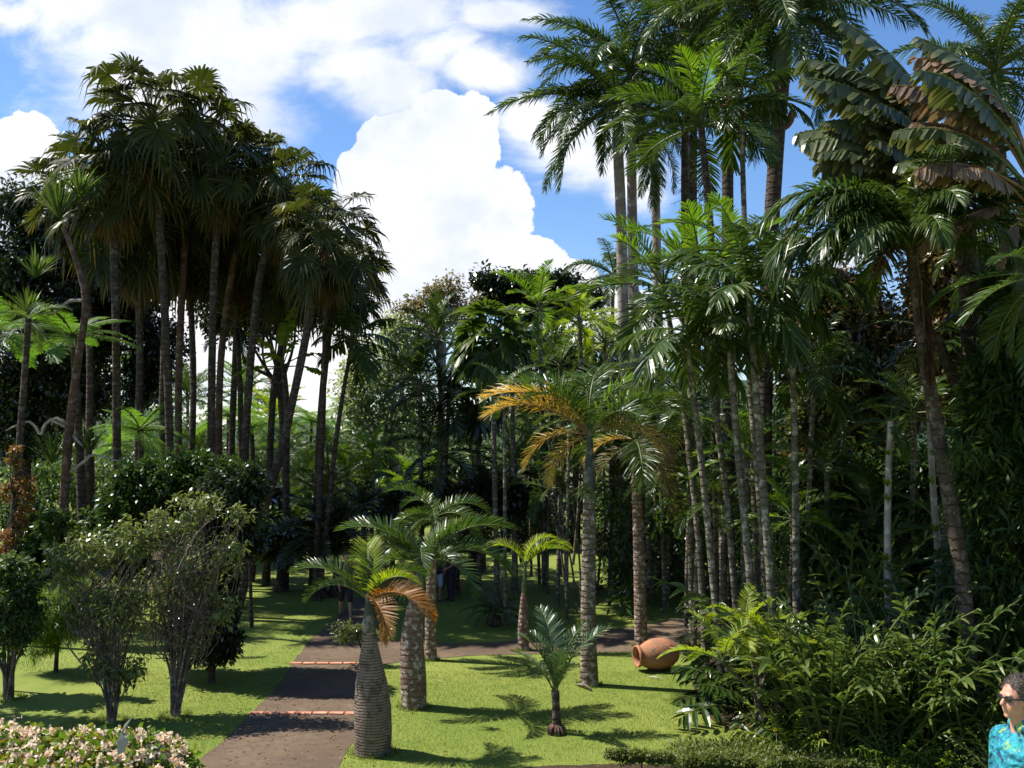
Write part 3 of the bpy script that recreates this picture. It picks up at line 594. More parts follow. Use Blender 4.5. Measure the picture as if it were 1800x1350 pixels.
palm('bottle_palm', 'narrow ringed palm trunk close behind the stout ringed trunk, dark crown', 'palm tree',
     [(758,1160),(757,1080),(760,960),(765,905)], None, [.13,.12,.1,.09], 'bottle', 14, 1.4, 'bottle', 'lichen_bark', e=(50, -20), seed=3, shaft=(.6, .09))
palm('young_palm', 'young palm with thin dark stem and five upright fronds alone on the lawn', 'palm tree',
     [(979,1289),(978,1255),(976,1214)], None, [.10,.075,.065,.07], 'areca', 2, 1.0, 'silver', 'dark_bark', e=(82, 74), pw=1, az0=2.6,
     custom=[(120, 86, 1.5, 'silver'), (168, 76, 1.15, 'silver'), (8, 74, 1.4, 'silver'), (25, 80, 1.3, 'bottle'), (155, 64, 1.05, 'silver'), (-90, 76, 1.0, 'silver')], seed=4)
palm('small_palm', 'small palm with two yellow green arching fronds on a slim grey trunk', 'palm tree',
     [(921,1143),(919,1100),(921,1050),(924,990)], None, [.13,.12,.07,.06], 'bottle', 1, 1.0, 'yellow', 'lichen_bark', e=(82, 80),
     custom=[(176, 60, 1.15, 'yellow'), (4, 55, 1.25, 'yellow'), (-12, 48, 1.1, 'yellow')], seed=5, shaft=(.7, .055))
# the two tall ringed palms in the middle
palm('ringed_palm', 'tall ringed grey palm in the middle with drooping orange and dark green fronds', 'palm tree',
     [(1036,1204),(1034,1100),(1036,900),(1037,760)], None, [.185,.165,.145,.135,.12,.10], 'orange', 3, 2.2, 'bottle', 'palm_bark', e=(82, 40), az0=1.2,
     custom=[(178, 48, 2.35, 'orange'), (186, 38, 2.2, 'orange'), (172, 12, 1.5, 'orange'), (200, -25, 1.3, 'orange'), (25, 72, 2.1, 'bright'), (150, 70, 1.9, 'bottle'), (215, 60, 1.8, 'bottle'),
             (0, 50, 2.2, 'bottle'), (-14, 42, 2.2, 'bottle'), (-30, 25, 1.8, 'brownish'), (60, 60, 2.1, 'bottle'), (-60, 45, 1.7, 'bottle'), (95, 76, 2.0, 'bright'), (8, 15, 1.6, 'orange')],
     ns=14, wob=.02, seed=6, shaft=(1.15, .115), shaftmat='shaft_grey')
palm('ringed_palm', 'second ringed palm behind the terracotta jar with brown wilting fronds', 'palm tree',
     [(1127,1136),(1124,1000),(1119,850),(1116,770)], None, [.155,.14,.125,.115,.1], 'orange', 10, 2.1, ['bottle','bottle','mid','brownish'], 'lichen_bark', e=(70, -35),
     custom=[(0, 20, 1.6, 'brownish'), (-25, 5, 1.4, 'brownish'), (190, 10, 1.4, 'orange'), (-70, 0, 1.2, 'brownish')], ns=14, wob=.02, seed=7, shaft=(1.0, .10))
for a in ((1101,1022,1096,880,1093,720,'rough leaning palm trunk with mossy base right of the tall ringed palm'), (1189,1037,1191,900,1196,700,'thick brown palm trunk standing behind the leafy climber, swollen at the foot'),
          (1160,1030,1158,900,1150,730,'dark palm trunk between the second ringed palm and the thick brown trunk')):
    palm('palm_tree', a[6], 'palm tree', [(a[0], a[1]), (a[2], a[3]), (a[4], a[5])], None, [.26, .2, .17, .15], 'royal', 12, 2.8, 'royal', 'dark_bark', e=(60, -30), lod=1, seed=a[0] % 5)

# ---------------------------------------------------------------- tall fan palms on the left
FANP = [([(300,960),(298,760),(286,480),(266,215)],26,'tallest fan palm, highest crown of the dark left cluster',36,2.5),
 ([(316,900),(314,690),(322,480),(338,240)],29,'fan palm with reddish lit trunk just right of the tallest fan palm',34,2.4),
 ([(372,900),(372,700),(377,480),(392,285)],27,'fan palm with thick straight trunk in the centre of the fan palm cluster',28,2.1),
 ([(387,900),(385,720),(396,560),(438,310)],30,'fan palm whose trunk touches the thick straight one and bends right above',28,2.1),
 ([(428,880),(436,700),(458,480),(500,350)],27,'fan palm leaning slightly right with shaggy brown skirt',28,2.0),
 ([(462,905),(497,780),(528,640),(552,520),(572,415)],25,'fan palm with long trunk leaning strongly to the right',28,1.95),
 ([(206,900),(205,700),(203,520),(196,300)],26,'fan palm with straight slim trunk left of the tallest fan palm',26,2.0),
 ([(330,930),(340,700),(335,520),(330,395)],33,'lower fan palm hidden among the middle trunks with dead brown fans',38,2.8),
 ([(470,960),(480,700),(505,560),(515,455)],31,'lower fan palm behind the leaning one with dark drooping fans',36,2.5),
 ([(150,960),(158,700),(156,520),(150,345)],30,'fan palm at the left edge of the cluster with yellow dead fans',34,2.3),
 ([(240,940),(243,760),(246,600),(240,385)],29,'fan palm hidden left behind the tallest one, dense brown skirt of dead fans',38,2.7),
 ([(405,930),(408,760),(415,600),(420,420)],32,'fan palm hidden behind the thick straight trunk with low dark crown',38,2.8),
 ([(290,950),(285,760),(290,560),(296,330)],31,'fan palm crowded behind the two tallest crowns, mostly in shade',36,2.6),
 ([(555,920),(566,700),(585,540),(603,485)],30,'lowest right fan palm of the cluster, crown hanging against the white cloud',30,1.9)]
for k, (px, Y, lab, n, sz) in enumerate(FANP):
    palm('fan_palm', lab, 'fan palm', px, Y, [.15,.12,.11,.11,.12], 'fan', int(n*1.6), sz*.98, 'fan', 'red_bark' if k in (1, 3) else 'dark_bark', e=(86, -64), dead=22 if k != 13 else 8, seed=k+1, pw=.85, group='tall fan palms in the left cluster', ns=9)
# slim palms between the cluster and the pale tree
palm('slim_palm', 'very slim straight palm stem right of the leaning fan palm', 'palm tree', [(561,890),(568,720),(573,540),(576,500)], 28, [.1,.085,.075,.07], 'veitchia', 9, 1.3, 'dark', 'dark_bark', e=(60, -40), seed=2)
palm('slim_palm', 'slim leaning palm with open crown standing against the white cloud', 'palm tree', [(578,890),(590,780),(605,680),(621,592)], 28, [.09,.075,.065,.06], 'veitchia', 13, 1.75, 'royal', 'dark_bark', e=(75, -28), seed=3)
palm('banana_palm', 'palm with broad yellow edged leaves seen between the leaning trunks', 'palm tree', [(503,840),(504,720),(498,640)], 30, [.12,.1,.09], 'banana', 8, 1.9, 'yellow', 'dark_bark', e=(70, 0), seed=4)
palm('slim_palm', 'thin dark palm between the thick straight fan palm and the shaggy one', 'palm tree', [(424,800),(422,680),(416,565)], 31, [.11,.09,.08], 'areca', 12, 1.5, 'dark', 'dark_bark', e=(60, -40), seed=5)
# screw pines at far left
def screw_pine(label, trunk, Y, rad, branches, heads, mat='pale', tm='red_bark'):
    pts, Y = path3(trunk, Y); base = Vector((pts[0].x, pts[0].y, 0)); root = thing('screw_pine', label, 'screw pine', base)
    trunk_part(root, base, pts, rad, tm, 9, .05)
    for br in branches:
        b = [P(p[0], p[1], Y)-base for p in br]; mb = MB(); tube(mb, smooth_path(b, 14), [.045, .038, .018], 6, 0, .14, cap=True); link('branch', mb.mesh('branch', ['pale_bark']), root)
    for (hx, hy, L, n) in heads:
        mb = MB(); rosette(mb, (0, 0, 0), n, L, .055, droop=.55); link('leaf_head', mb.mesh('leaf_head', [mat]), root, P(hx, hy, Y)-base)
screw_pine('screw pine with leaning reddish trunk and several spiky leaf heads at far left', [(108,985),(118,800),(135,650),(150,540),(138,470),(112,400)], 24, [.15,.12,.10,.08,.06],
           [[(118,745),(98,735),(78,748),(72,765),(55,742),(35,745),(10,757)], [(115,750),(98,742),(85,738)], [(120,832),(150,810),(165,800),(215,812)], [(128,765),(142,780),(158,790)], [(145,528),(120,530),(98,548),(60,552)]],
           [(105,385,1.6,90), (62,490,1.0,55), (50,555,1.0,55), (92,815,1.15,55), (156,795,.8,40), (140,345,1.1,50)])
palm('slim_palm', 'thin leaning palm stem left of the screw pine against dark trees', 'palm tree', [(33,800),(42,680),(50,560)], 22, [.1,.08,.07], 'yucca' if 0 else 'areca', 10, 1.0, 'pale', 'dark_bark', e=(60, -30), seed=6)
# tree ferns
for k, (px, Y, sz, lab) in enumerate([([(140,800),(135,700),(128,585)],25,1.75,'tree fern with flat pale fronds behind the screw pine'), ([(-12,800),(-10,700),(-5,580)],24,1.7,'tree fern cut off by the left edge of view'),
      ([(250,900),(250,820),(246,752)],27,1.65,'bright tree fern low between the fan palm trunks'), ([(205,900),(205,830),(203,775)],31,1.3,'small tree fern behind the slim straight fan palm trunk'),
      ([(446,860),(445,810),(442,752)],40,2.0,'tree fern with orange dead fronds behind the shaggy fan palm'), ([(640,900),(643,830),(640,745)],44,2.3,'tree fern with flat light green crown in front of the pale tree'),
      ([(708,900),(706,830),(712,752)],46,2.2,'tree fern standing right of the flat crowned one, beside the dark palms'), ([(545,860),(545,800),(548,742)],60,2.6,'distant tree fern on thin stem near the sky gap'), ([(400,880),(402,800),(402,730)],42,2.0,'tree fern seen between the two thick trunks')]):
    palm('tree_fern', lab, 'tree fern', px, Y, [.14,.1,.09], 'fern', 13, sz, 'fern', 'dark_bark', e=(48, -8), lod=1 if k > 3 else 0, seed=k+1, rmat='rachis')

# ---------------------------------------------------------------- royal palms on the right
ROY = [([(1100,1010),(1098,700),(1092,400),(1083,180)],30,'royal palm with pinkish trunk, leftmost of the tall pair',18,4.0,.19),
 ([(1122,1010),(1118,700),(1112,420),(1108,120)],31,'royal palm with pinkish trunk, right one of the tall pair',16,3.9,.18),
 ([(1165,960),(1160,700),(1154,420),(1150,235)],33,'royal palm with grey trunk and green shaft standing alone right of the pair',12,2.6,.17),
 ([(1208,1000),(1206,600),(1204,330),(1206,60)],31,'royal palm with thin dark trunk just left of its close twin',16,3.6,.14),
 ([(1228,1000),(1222,600),(1218,330),(1222,30)],30,'royal palm behind the withered flower stalks, twin of the thin dark one',16,3.4,.14),
 ([(1282,1000),(1280,600),(1279,330),(1283,-10)],27,'royal palm with thick dark trunk and leafy green shaft',24,3.8,.18),
 ([(1340,1000),(1346,600),(1362,300),(1385,20)],24,'royal palm leaning right with broad smooth trunk and black crown',34,3.6,.21)]
for k, (px, Y, lab, n, sz, r) in enumerate(ROY):
    rp = palm('royal_palm', lab, 'royal palm', px, Y, [r*1.1, r, r*.95, r*.9], 'royal', n, sz, 'royal', 'royal_bark' if k < 3 else 'dark_bark', e=(72, -38), seed=k+2, group='tall royal palms', shaft=(1.7, r*.9), ns=12, wob=.015,
         custom=[(180, 32, 3.4, 'royal'), (172, 8, 3.2, 'royal'), (190, -10, 3.2, 'royal'), (178, 55, 3.4, 'royal'), (184, 20, 3.3, 'royal')] if k == 0 else ([(178, 35, 3.5, 'royal'), (185, 15, 3.4, 'royal'), (170, 58, 3.4, 'bright'), (181, 55, 3.6, 'royal'), (150, 30, 3.6, 'royal')] if k == 1 else ()))
bs = rp.location; mb = MB(); tube(mb, smooth_path([P(1371,232,24)-bs, P(1384,222,24)-bs, P(1391,205,24)-bs, P(1396,184,24)-bs], 10), [.04, .05, .10, .10, .02], 8, 0, .03, cap=True); link('spathe', mb.mesh('spathe', ['spathe']), rp)
mb = MB(); tube(mb, smooth_path([P(1362,232,24)-bs, P(1352,226,24)-bs, P(1345,214,24)-bs], 6), [.04, .03], 6); rosette(mb, P(1344,212,24)-bs, 90, .38, .012, up=(-.5, 0, .6), droop=.8, spread=1.2); link('flower_brush', mb.mesh('flower_brush', ['mid']), rp)
palm('feather_palm', 'feather palm with big bright fronds hanging before the royal palm crowns', 'palm tree', [(1262,1000),(1256,600),(1250,420),(1232,215)], 22, [.12,.1,.09,.08], 'areca', 13, 2.5, ['bright','royal','royal'], 'dark_bark', e=(78, -20), seed=3,
     custom=[(182, 42, 2.5, 'royal'), (176, 18, 2.5, 'royal'), (188, -5, 2.4, 'veitchia'), (165, 66, 2.2, 'bright')])
palm('feather_palm', 'very thin spotted palm stem with red flower stalks under its small crown', 'palm tree', [(1330,1000),(1318,600),(1309,400),(1302,170)], 22, [.085,.075,.065,.06], 'veitchia', 12, 1.9, 'royal', 'cane', e=(78, -35), seed=4)
# flower stalks
def stalks(label, px, py, Y, n, L, mat):
    base = P(px, py, Y); root = thing('flower_stalk', label, 'flower stalks', base); mb = MB(); rs = np.random.RandomState(n)
    for i in range(n):
        a = rs.uniform(0, 6.28); d = np.array([math.cos(a), math.sin(a)*.6, rs.uniform(-.9, .4)]); d /= np.linalg.norm(d); c = np.array([0, 0, -i*L*.05/1.0])
        e_ = c+d*L*rs.uniform(.5, 1); m_ = (c+e_)/2+np.array([0, 0, .12*L]); tube(mb, smooth_path([c, m_, e_], 6), [.016, .01, .004], 4)
        for q in range(6): s_ = c*(1-q/6)+e_*q/6+np.array([0, 0, .05]); f_ = s_+np.array([rs.uniform(-.2, .2), rs.uniform(-.2, .2), -.18])*L*.6; tube(mb, [s_, f_], [.006, .003], 3)
    link('stalks', mb.mesh('stalks', [mat]), root)
stalks('withered twiggy flower stalks around the thin twin royal trunks', 1228, 290, 29, 26, 1.1, 'dark_bark')
stalks('reddish flower stalks hanging beside the spotted thin palm', 1298, 170, 21.8, 16, .75, 'rachis_brown')
# slender palms mid right
VEI = [([(1272,1235),(1260,1090),(1236,840),(1212,640),(1206,575)],16.9,'slender palm with curved pale stem nearest the leafy climber',12,1.55,.065,'veitchia'),
 ([(1334,1240),(1324,1080),(1300,820),(1286,660),(1280,560)],16.4,'slender palm stem rising behind the young yellow green clump, crown in the middle',11,1.5,.07,'veitchia'),
 ([(1371,1262),(1361,1120),(1342,860),(1325,640),(1316,500)],16.0,'slender palm with paired spotted stem and broad drooping leaflets',13,1.65,.07,'veitchia'),
 ([(1403,1268),(1400,1020),(1396,740),(1388,470)],16.8,'straight slender palm right of the spotted stem, crown touching the blue sky gap',12,1.6,.065,'veitchia'),
 ([(1424,1180),(1419,980),(1425,800),(1432,640)],19,'slender dark palm stem among the shrubs right of the straight one',9,1.4,.06,'veitchia'),
 ([(1352,1255),(1344,1000),(1320,700),(1300,440)],17.5,'slender palm with bright upright crown below the royal trunks',12,1.7,.06,'areca'),
 ([(1242,1180),(1228,950),(1200,700),(1165,500)],20,'slender palm with fronds fanning left over the royal trunk pair',13,2.2,.07,'areca'),
 ([(1300,1150),(1280,900),(1255,700),(1235,500)],19,'slender palm with long green fronds pointing up at the royal trunks',13,2.1,.07,'areca')]
for k, (px, Y, lab, n, sz, r, sp) in enumerate(VEI):
    palm('slender_palm', lab, 'palm tree', px, Y, [r*1.15, r, r*.9, r*.8], sp, n, sz, ['bright','veitchia','veitchia'] if sp == 'areca' else 'veitchia', 'cane', e=(80, -35), seed=k+1, group='slender palms in the right bed', shaft=(.55, r*.9), ns=8)
# mid-ground row behind: bright and dark palms
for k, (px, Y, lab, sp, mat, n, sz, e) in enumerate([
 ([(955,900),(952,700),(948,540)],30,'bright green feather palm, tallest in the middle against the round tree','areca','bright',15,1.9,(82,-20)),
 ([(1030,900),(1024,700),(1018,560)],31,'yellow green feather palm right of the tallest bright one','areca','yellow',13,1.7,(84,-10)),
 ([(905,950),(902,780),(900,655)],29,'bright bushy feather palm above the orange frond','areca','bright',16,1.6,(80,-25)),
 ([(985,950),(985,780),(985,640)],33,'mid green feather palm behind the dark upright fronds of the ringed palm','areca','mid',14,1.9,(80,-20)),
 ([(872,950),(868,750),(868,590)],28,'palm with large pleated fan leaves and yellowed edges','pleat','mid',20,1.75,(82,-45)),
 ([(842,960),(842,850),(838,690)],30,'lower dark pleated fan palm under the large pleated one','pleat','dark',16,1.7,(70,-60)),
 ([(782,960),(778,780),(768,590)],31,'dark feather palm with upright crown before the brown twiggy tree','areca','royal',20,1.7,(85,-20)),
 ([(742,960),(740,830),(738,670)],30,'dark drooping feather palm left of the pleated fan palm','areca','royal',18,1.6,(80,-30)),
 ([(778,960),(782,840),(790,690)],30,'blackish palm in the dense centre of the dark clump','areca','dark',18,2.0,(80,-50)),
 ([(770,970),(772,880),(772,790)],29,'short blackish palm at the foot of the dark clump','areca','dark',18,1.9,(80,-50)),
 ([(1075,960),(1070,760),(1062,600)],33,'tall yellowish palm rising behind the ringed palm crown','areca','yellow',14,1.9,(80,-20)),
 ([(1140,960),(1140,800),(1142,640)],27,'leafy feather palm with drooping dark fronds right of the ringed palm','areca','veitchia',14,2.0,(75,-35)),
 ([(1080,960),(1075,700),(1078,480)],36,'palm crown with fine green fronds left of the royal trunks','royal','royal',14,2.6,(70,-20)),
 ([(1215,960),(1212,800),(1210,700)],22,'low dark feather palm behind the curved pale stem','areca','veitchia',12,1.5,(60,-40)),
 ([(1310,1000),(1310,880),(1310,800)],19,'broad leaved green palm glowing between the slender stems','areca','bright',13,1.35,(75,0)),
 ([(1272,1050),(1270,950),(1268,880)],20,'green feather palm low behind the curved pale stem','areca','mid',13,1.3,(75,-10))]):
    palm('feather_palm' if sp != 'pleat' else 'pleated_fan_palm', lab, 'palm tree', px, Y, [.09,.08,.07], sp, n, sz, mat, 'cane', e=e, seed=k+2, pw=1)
for k, (x, y, Y, sz, mat, lab) in enumerate([(575,790,37,1.5,'mid','feathery palm standing in the gap between the leaning trunks'), (830,800,32,1.5,'mid','sunlit feathery palm left of the thin stems under the orange fronds'), (905,820,30,1.3,'bright','bright low feathery palm under the orange fronds'),
    (960,790,31,1.4,'mid','feathery palm behind the tall ringed palm, left side'), (1075,800,30,1.4,'mid','feathery palm behind the tall ringed palm, right side'), (770,840,33,1.3,'bright','bright feathery palm below the short blackish palm'), (1175,830,27,1.3,'mid','feathery palm above the thick brown trunk'), (655,800,36,1.4,'bright','bright feathery palm in front of the pale tree')]):
    palm('bushy_palm', lab, 'palm tree', [(x, y+120), (x+2, y+60), (x, y)], Y, [.07,.06,.05], 'areca', 16, sz, mat, 'cane', e=(84, -15), lod=1, seed=k+3)
palm('feather_palm', 'dark feather palm filling the upper right corner behind the dry paddle leaves', 'palm tree', [(1790,1100),(1780,700),(1765,400),(1750,120)], 19, [.15,.13,.12,.11], 'royal', 26, 2.6, 'royal', 'dark_bark', e=(80, -50), seed=5, shaft=(1.0, .11))
palm('feather_palm', 'dark feather palm at the right edge below the corner palm', 'palm tree', [(1830,1100),(1820,700),(1800,400)], 17, [.13,.12,.11], 'royal', 22, 2.2, 'royal', 'dark_bark', e=(75, -55), seed=6)
for k, (x, y, Y, sz, mat, lab) in enumerate([(1452,815,19,1.3,'mid','feather palm half hidden behind the straight slender palm'), (1605,720,19,1.4,'veitchia','feather palm low behind the big arching trunk'), (1392,905,18,1.1,'bright','bright feather palm low between the slender stems'),
    (1535,905,19,1.3,'mid','low feather palm above the widest ginger clump'), (1760,600,18,1.6,'veitchia','feather palm in the dark right hand trees'), (1480,730,22,1.5,'mid','feather palm deep under the rusty tree'), (1660,930,17.5,1.1,'mid','low feather palm at the foot of the big arching palm'), (1225,880,21,1.2,'royal','low feather palm beside the curved pale stem')]):
    palm('feather_palm', lab, 'palm tree', [(x, y+110), (x+2, y+55), (x, y)], Y, [.06,.055,.05], 'areca', 12, sz, mat, 'cane', e=(80, -20), seed=k)
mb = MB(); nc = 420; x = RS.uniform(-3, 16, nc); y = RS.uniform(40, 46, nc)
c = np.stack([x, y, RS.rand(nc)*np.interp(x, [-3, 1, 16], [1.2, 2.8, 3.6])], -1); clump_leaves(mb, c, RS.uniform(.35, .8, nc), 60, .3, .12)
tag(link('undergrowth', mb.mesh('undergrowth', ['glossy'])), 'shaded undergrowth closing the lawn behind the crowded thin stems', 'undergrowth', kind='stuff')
# crowd of thin stems
crowd = [(888,1.0),(902,.9),(934,1.0),(948,1.1),(962,.8),(980,1.2),(996,.9),(1008,1.1),(1062,1.0),(1076,.8),(1108,1.0),(1146,.9),(1168,1.1),(1206,1.0),(1222,.8),(1246,1.0)]
for k, (x, r) in enumerate(crowd):
    Y = 24+(k*37 % 13); yb = HOR+CAMZ*FPX/Y; lean = RS.uniform(-22, 22); ty = 690+(k*53 % 90)
    palm('thin_palm', '%s thin pale stem from the left in the crowded stand behind the ringed trunks' % ['first','second','third','fourth','fifth','sixth','seventh','eighth','ninth','tenth','eleventh','twelfth','thirteenth','fourteenth','fifteenth','sixteenth'][k], 'palm tree', [(x, yb-4), (x+lean*.4, 900), (x+lean, ty)], Y, [.06*r, .05*r, .045*r], 'areca', 9, 1.3, 'veitchia' if k % 3 else 'mid', 'cane', e=(70, -45), lod=1, seed=k, group='thin stems in the crowded stand', ns=6)
def cluster(label, bx, by, tops, sz, mat, r=.035, sp='areca', n=8, e=(75, -20), spread=.25, Y0=None):
    b = G(bx, by) if Y0 is None else Vector((P(bx, by, Y0).x, Y0, 0)); root = thing('clumping_palm', label, 'palm tree', (b.x, b.y, 0)); Y = b.y
    for i, (tx, ty) in enumerate(tops):
        t = P(tx, ty, Y+RS.uniform(-.4, .4))-Vector((b.x, b.y, 0)); s = Vector((RS.uniform(-spread, spread), RS.uniform(-spread, spread), -.03)); m = s*.55+t*.45+Vector((-(t.x-s.x)*.18, 0, .1))
        mb = MB(); tube(mb, smooth_path([s, m, t], 12), [r, r*.8, r*.6], 7); link('stem', mb.mesh('stem', ['cane']), root)
        link('crown', crown_mesh(sp, n, e[0], e[1], mat, i % 3), root, t, (0, 0, i*1.7), sz*RS.uniform(.85, 1.1))
cluster('clump of slim leaning palm stems fanning out behind the tall ringed palm', 1058, 1045, [(1000,830),(985,790),(1020,800),(1085,850),(1112,880),(1098,800),(1045,780)], 1.3, 'veitchia')
cluster('clump of slim stems left of the tall ringed palm, above the young palm', 1010, 1075, [(965,860),(950,820),(985,850),(1000,830)], 1.2, 'mid')
cluster('young clumping palm with yellow green fronds on curved stems at the bed edge', 1340, 1292, [(1271,1165),(1338,1185),(1362,1150),(1310,1120)], 1.0, 'yellow', .04, 'areca', 7, (80, 5), .12)
# low palms beyond the left lawn
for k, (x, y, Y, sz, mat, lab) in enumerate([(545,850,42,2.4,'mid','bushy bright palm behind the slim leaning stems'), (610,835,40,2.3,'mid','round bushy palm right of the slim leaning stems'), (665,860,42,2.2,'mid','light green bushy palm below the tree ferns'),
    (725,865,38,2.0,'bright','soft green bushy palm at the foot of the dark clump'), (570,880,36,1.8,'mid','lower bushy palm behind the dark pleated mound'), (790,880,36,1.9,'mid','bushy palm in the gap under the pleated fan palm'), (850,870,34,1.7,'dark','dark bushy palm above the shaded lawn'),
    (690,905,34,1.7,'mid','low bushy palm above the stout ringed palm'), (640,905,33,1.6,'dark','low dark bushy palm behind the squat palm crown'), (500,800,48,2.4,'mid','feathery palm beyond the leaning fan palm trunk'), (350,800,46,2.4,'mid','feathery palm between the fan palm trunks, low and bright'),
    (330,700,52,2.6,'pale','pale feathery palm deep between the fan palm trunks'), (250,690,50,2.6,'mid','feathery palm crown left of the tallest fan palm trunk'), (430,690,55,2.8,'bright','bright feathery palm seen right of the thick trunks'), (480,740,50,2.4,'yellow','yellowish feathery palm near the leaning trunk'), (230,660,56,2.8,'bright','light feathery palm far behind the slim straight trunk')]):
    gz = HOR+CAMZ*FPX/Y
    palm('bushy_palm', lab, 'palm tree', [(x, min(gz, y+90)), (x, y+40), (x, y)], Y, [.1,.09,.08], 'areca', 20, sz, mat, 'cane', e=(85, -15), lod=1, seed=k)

# ---------------------------------------------------------------- broadleaf trees
B = broad
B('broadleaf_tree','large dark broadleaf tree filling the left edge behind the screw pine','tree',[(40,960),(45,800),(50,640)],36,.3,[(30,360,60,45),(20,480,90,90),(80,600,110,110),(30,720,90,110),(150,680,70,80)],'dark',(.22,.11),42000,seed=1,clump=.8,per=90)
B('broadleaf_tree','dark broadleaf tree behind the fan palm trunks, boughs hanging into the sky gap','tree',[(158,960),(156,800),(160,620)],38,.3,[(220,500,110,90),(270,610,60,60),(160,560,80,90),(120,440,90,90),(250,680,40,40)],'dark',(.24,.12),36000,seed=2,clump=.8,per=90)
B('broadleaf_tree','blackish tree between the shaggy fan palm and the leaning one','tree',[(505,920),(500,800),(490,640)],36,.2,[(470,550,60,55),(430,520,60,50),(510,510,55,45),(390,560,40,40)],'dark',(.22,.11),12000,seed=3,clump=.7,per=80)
B('broadleaf_tree','large pale grey green tree right of the slim leaning palm','tree',[(700,960),(695,860),(690,760)],42,.35,[(660,650,70,65),(720,640,70,80),(700,740,110,70),(635,720,55,60),(690,590,60,45),(625,660,30,45)],'greygreen_haze',(.24,.10),15000,'pale_bark',seed=4,clump=.75,per=60)
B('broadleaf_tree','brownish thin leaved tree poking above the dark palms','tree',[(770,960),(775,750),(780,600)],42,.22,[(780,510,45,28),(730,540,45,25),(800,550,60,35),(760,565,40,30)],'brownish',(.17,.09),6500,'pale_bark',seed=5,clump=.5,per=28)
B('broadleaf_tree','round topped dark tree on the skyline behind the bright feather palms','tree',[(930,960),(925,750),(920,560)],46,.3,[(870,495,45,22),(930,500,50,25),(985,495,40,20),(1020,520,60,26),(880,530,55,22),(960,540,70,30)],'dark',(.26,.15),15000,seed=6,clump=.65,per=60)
B('broadleaf_tree','dark green tree behind the ringed palm crowns','tree',[(1010,960),(1015,820),(1020,720)],42,.25,[(950,620,90,60),(1060,640,90,70),(1000,720,120,60)],'mid',(.26,.12),16000,seed=7,clump=.75,per=60)
B('broadleaf_tree','dense dark tree with rusty glints behind the straight slender palm','tree',[(1500,1000),(1500,850),(1505,700)],24,.25,[(1480,520,60,50),(1510,600,110,90),(1450,660,80,80),(1560,680,80,90),(1480,760,100,70),(1400,600,50,60)],'dark_rusty',(.19,.10),52000,seed=8,clump=.55,per=80)
B('broadleaf_tree','rust flecked tree right of the big arching palm trunk','tree',[(1700,1000),(1700,800),(1690,600)],20,.25,[(1680,480,80,90),(1740,560,70,90),(1690,640,80,90),(1640,560,50,70)],'dark_rusty',(.16,.085),36000,seed=9,clump=.5,per=80)
B('broadleaf_tree','black leafed tree filling the right edge behind the visitor','tree',[(1780,1100),(1775,900),(1770,650)],15,.25,[(1770,700,70,120),(1790,880,80,120),(1770,1040,70,100),(1800,520,60,100),(1740,820,45,80)],'veitchia',(.26,.06),36000,seed=10,clump=.5,per=60)
B('leafy_shrub','olive leaved shrub lit through behind the tall dark trunk','shrub',[(1700,1000),(1705,940),(1710,880)],19,.06,[(1712,880,36,50),(1700,940,30,40),(1735,850,25,25)],'pale',(.13,.07),6000,seed=11,clump=.28,per=40)
B('leafy_shrub','pale shrub behind the slender stems, centre of the right bed','shrub',[(1470,950),(1465,850),(1460,720)],21,.06,[(1450,700,45,45),(1490,640,50,40),(1420,740,30,50)],'sage_glint',(.15,.08),9000,seed=12,clump=.35,per=50)
B('climber','big leaved climber covering the stems above the ginger thicket','climbing plant',[(1520,1080),(1520,1000),(1520,930)],19,.06,[(1500,960,90,50),(1600,960,80,60),(1440,960,60,45),(1560,1010,120,45),(1680,990,60,70)],'ginger',(.36,.10),7500,seed=13,clump=.5,per=24,updown=.35)
B('climber','big leaved climber at the right, above the dark thicket beside the visitor','climbing plant',[(1730,1120),(1730,1050),(1730,980)],16,.06,[(1720,1010,50,60),(1745,930,45,60),(1730,1090,50,50)],'silver',(.36,.12),3600,seed=14,clump=.45,per=22,updown=.35)
B('climber','dark leafy climber hanging under the rusty tree','climbing plant',[(1560,1000),(1560,900),(1560,820)],20,.06,[(1500,850,80,60),(1580,870,70,70),(1640,850,60,60),(1430,860,40,60)],'glossy',(.26,.07),13000,seed=15,clump=.45,per=36,updown=.5)
B('broadleaf_tree','unseen tree standing beyond the left edge of the lawn, shading the grass by the leggy shrubs','tree',[(-430,1180),(-435,900),(-440,600)],16.5,.2,[(-440,400,210,110),(-400,480,150,80),(-520,480,150,110),(-420,300,150,80)],'dark',(.22,.11),45000,seed=40,clump=.5,per=60)  # out of view, added to cast shade over the left lawn
# left shrubs
B('glossy_shrub','large glossy green shrub mass in front of the fan palm trunks','shrub',[(330,1140),(332,1040),(335,940)],19.6,.08,[(320,845,85,50),(400,850,60,50),(290,900,90,50),(380,920,75,60),(220,900,60,50),(250,840,50,35)],'glossy',(.13,.065),38000,seed=16,clump=.32,per=60)
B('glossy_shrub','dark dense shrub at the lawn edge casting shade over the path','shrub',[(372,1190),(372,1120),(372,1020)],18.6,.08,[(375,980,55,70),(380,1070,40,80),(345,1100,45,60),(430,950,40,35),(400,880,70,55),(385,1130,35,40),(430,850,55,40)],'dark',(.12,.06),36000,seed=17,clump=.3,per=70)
B('red_leaf_shrub','shrub tinted red brown right of the large glossy shrub','shrub',[(440,1020),(438,960),(436,900)],24,.05,[(430,850,30,40),(405,880,35,30),(450,880,20,25)],'reddish',(.13,.06),3500,seed=18,clump=.28,per=30)
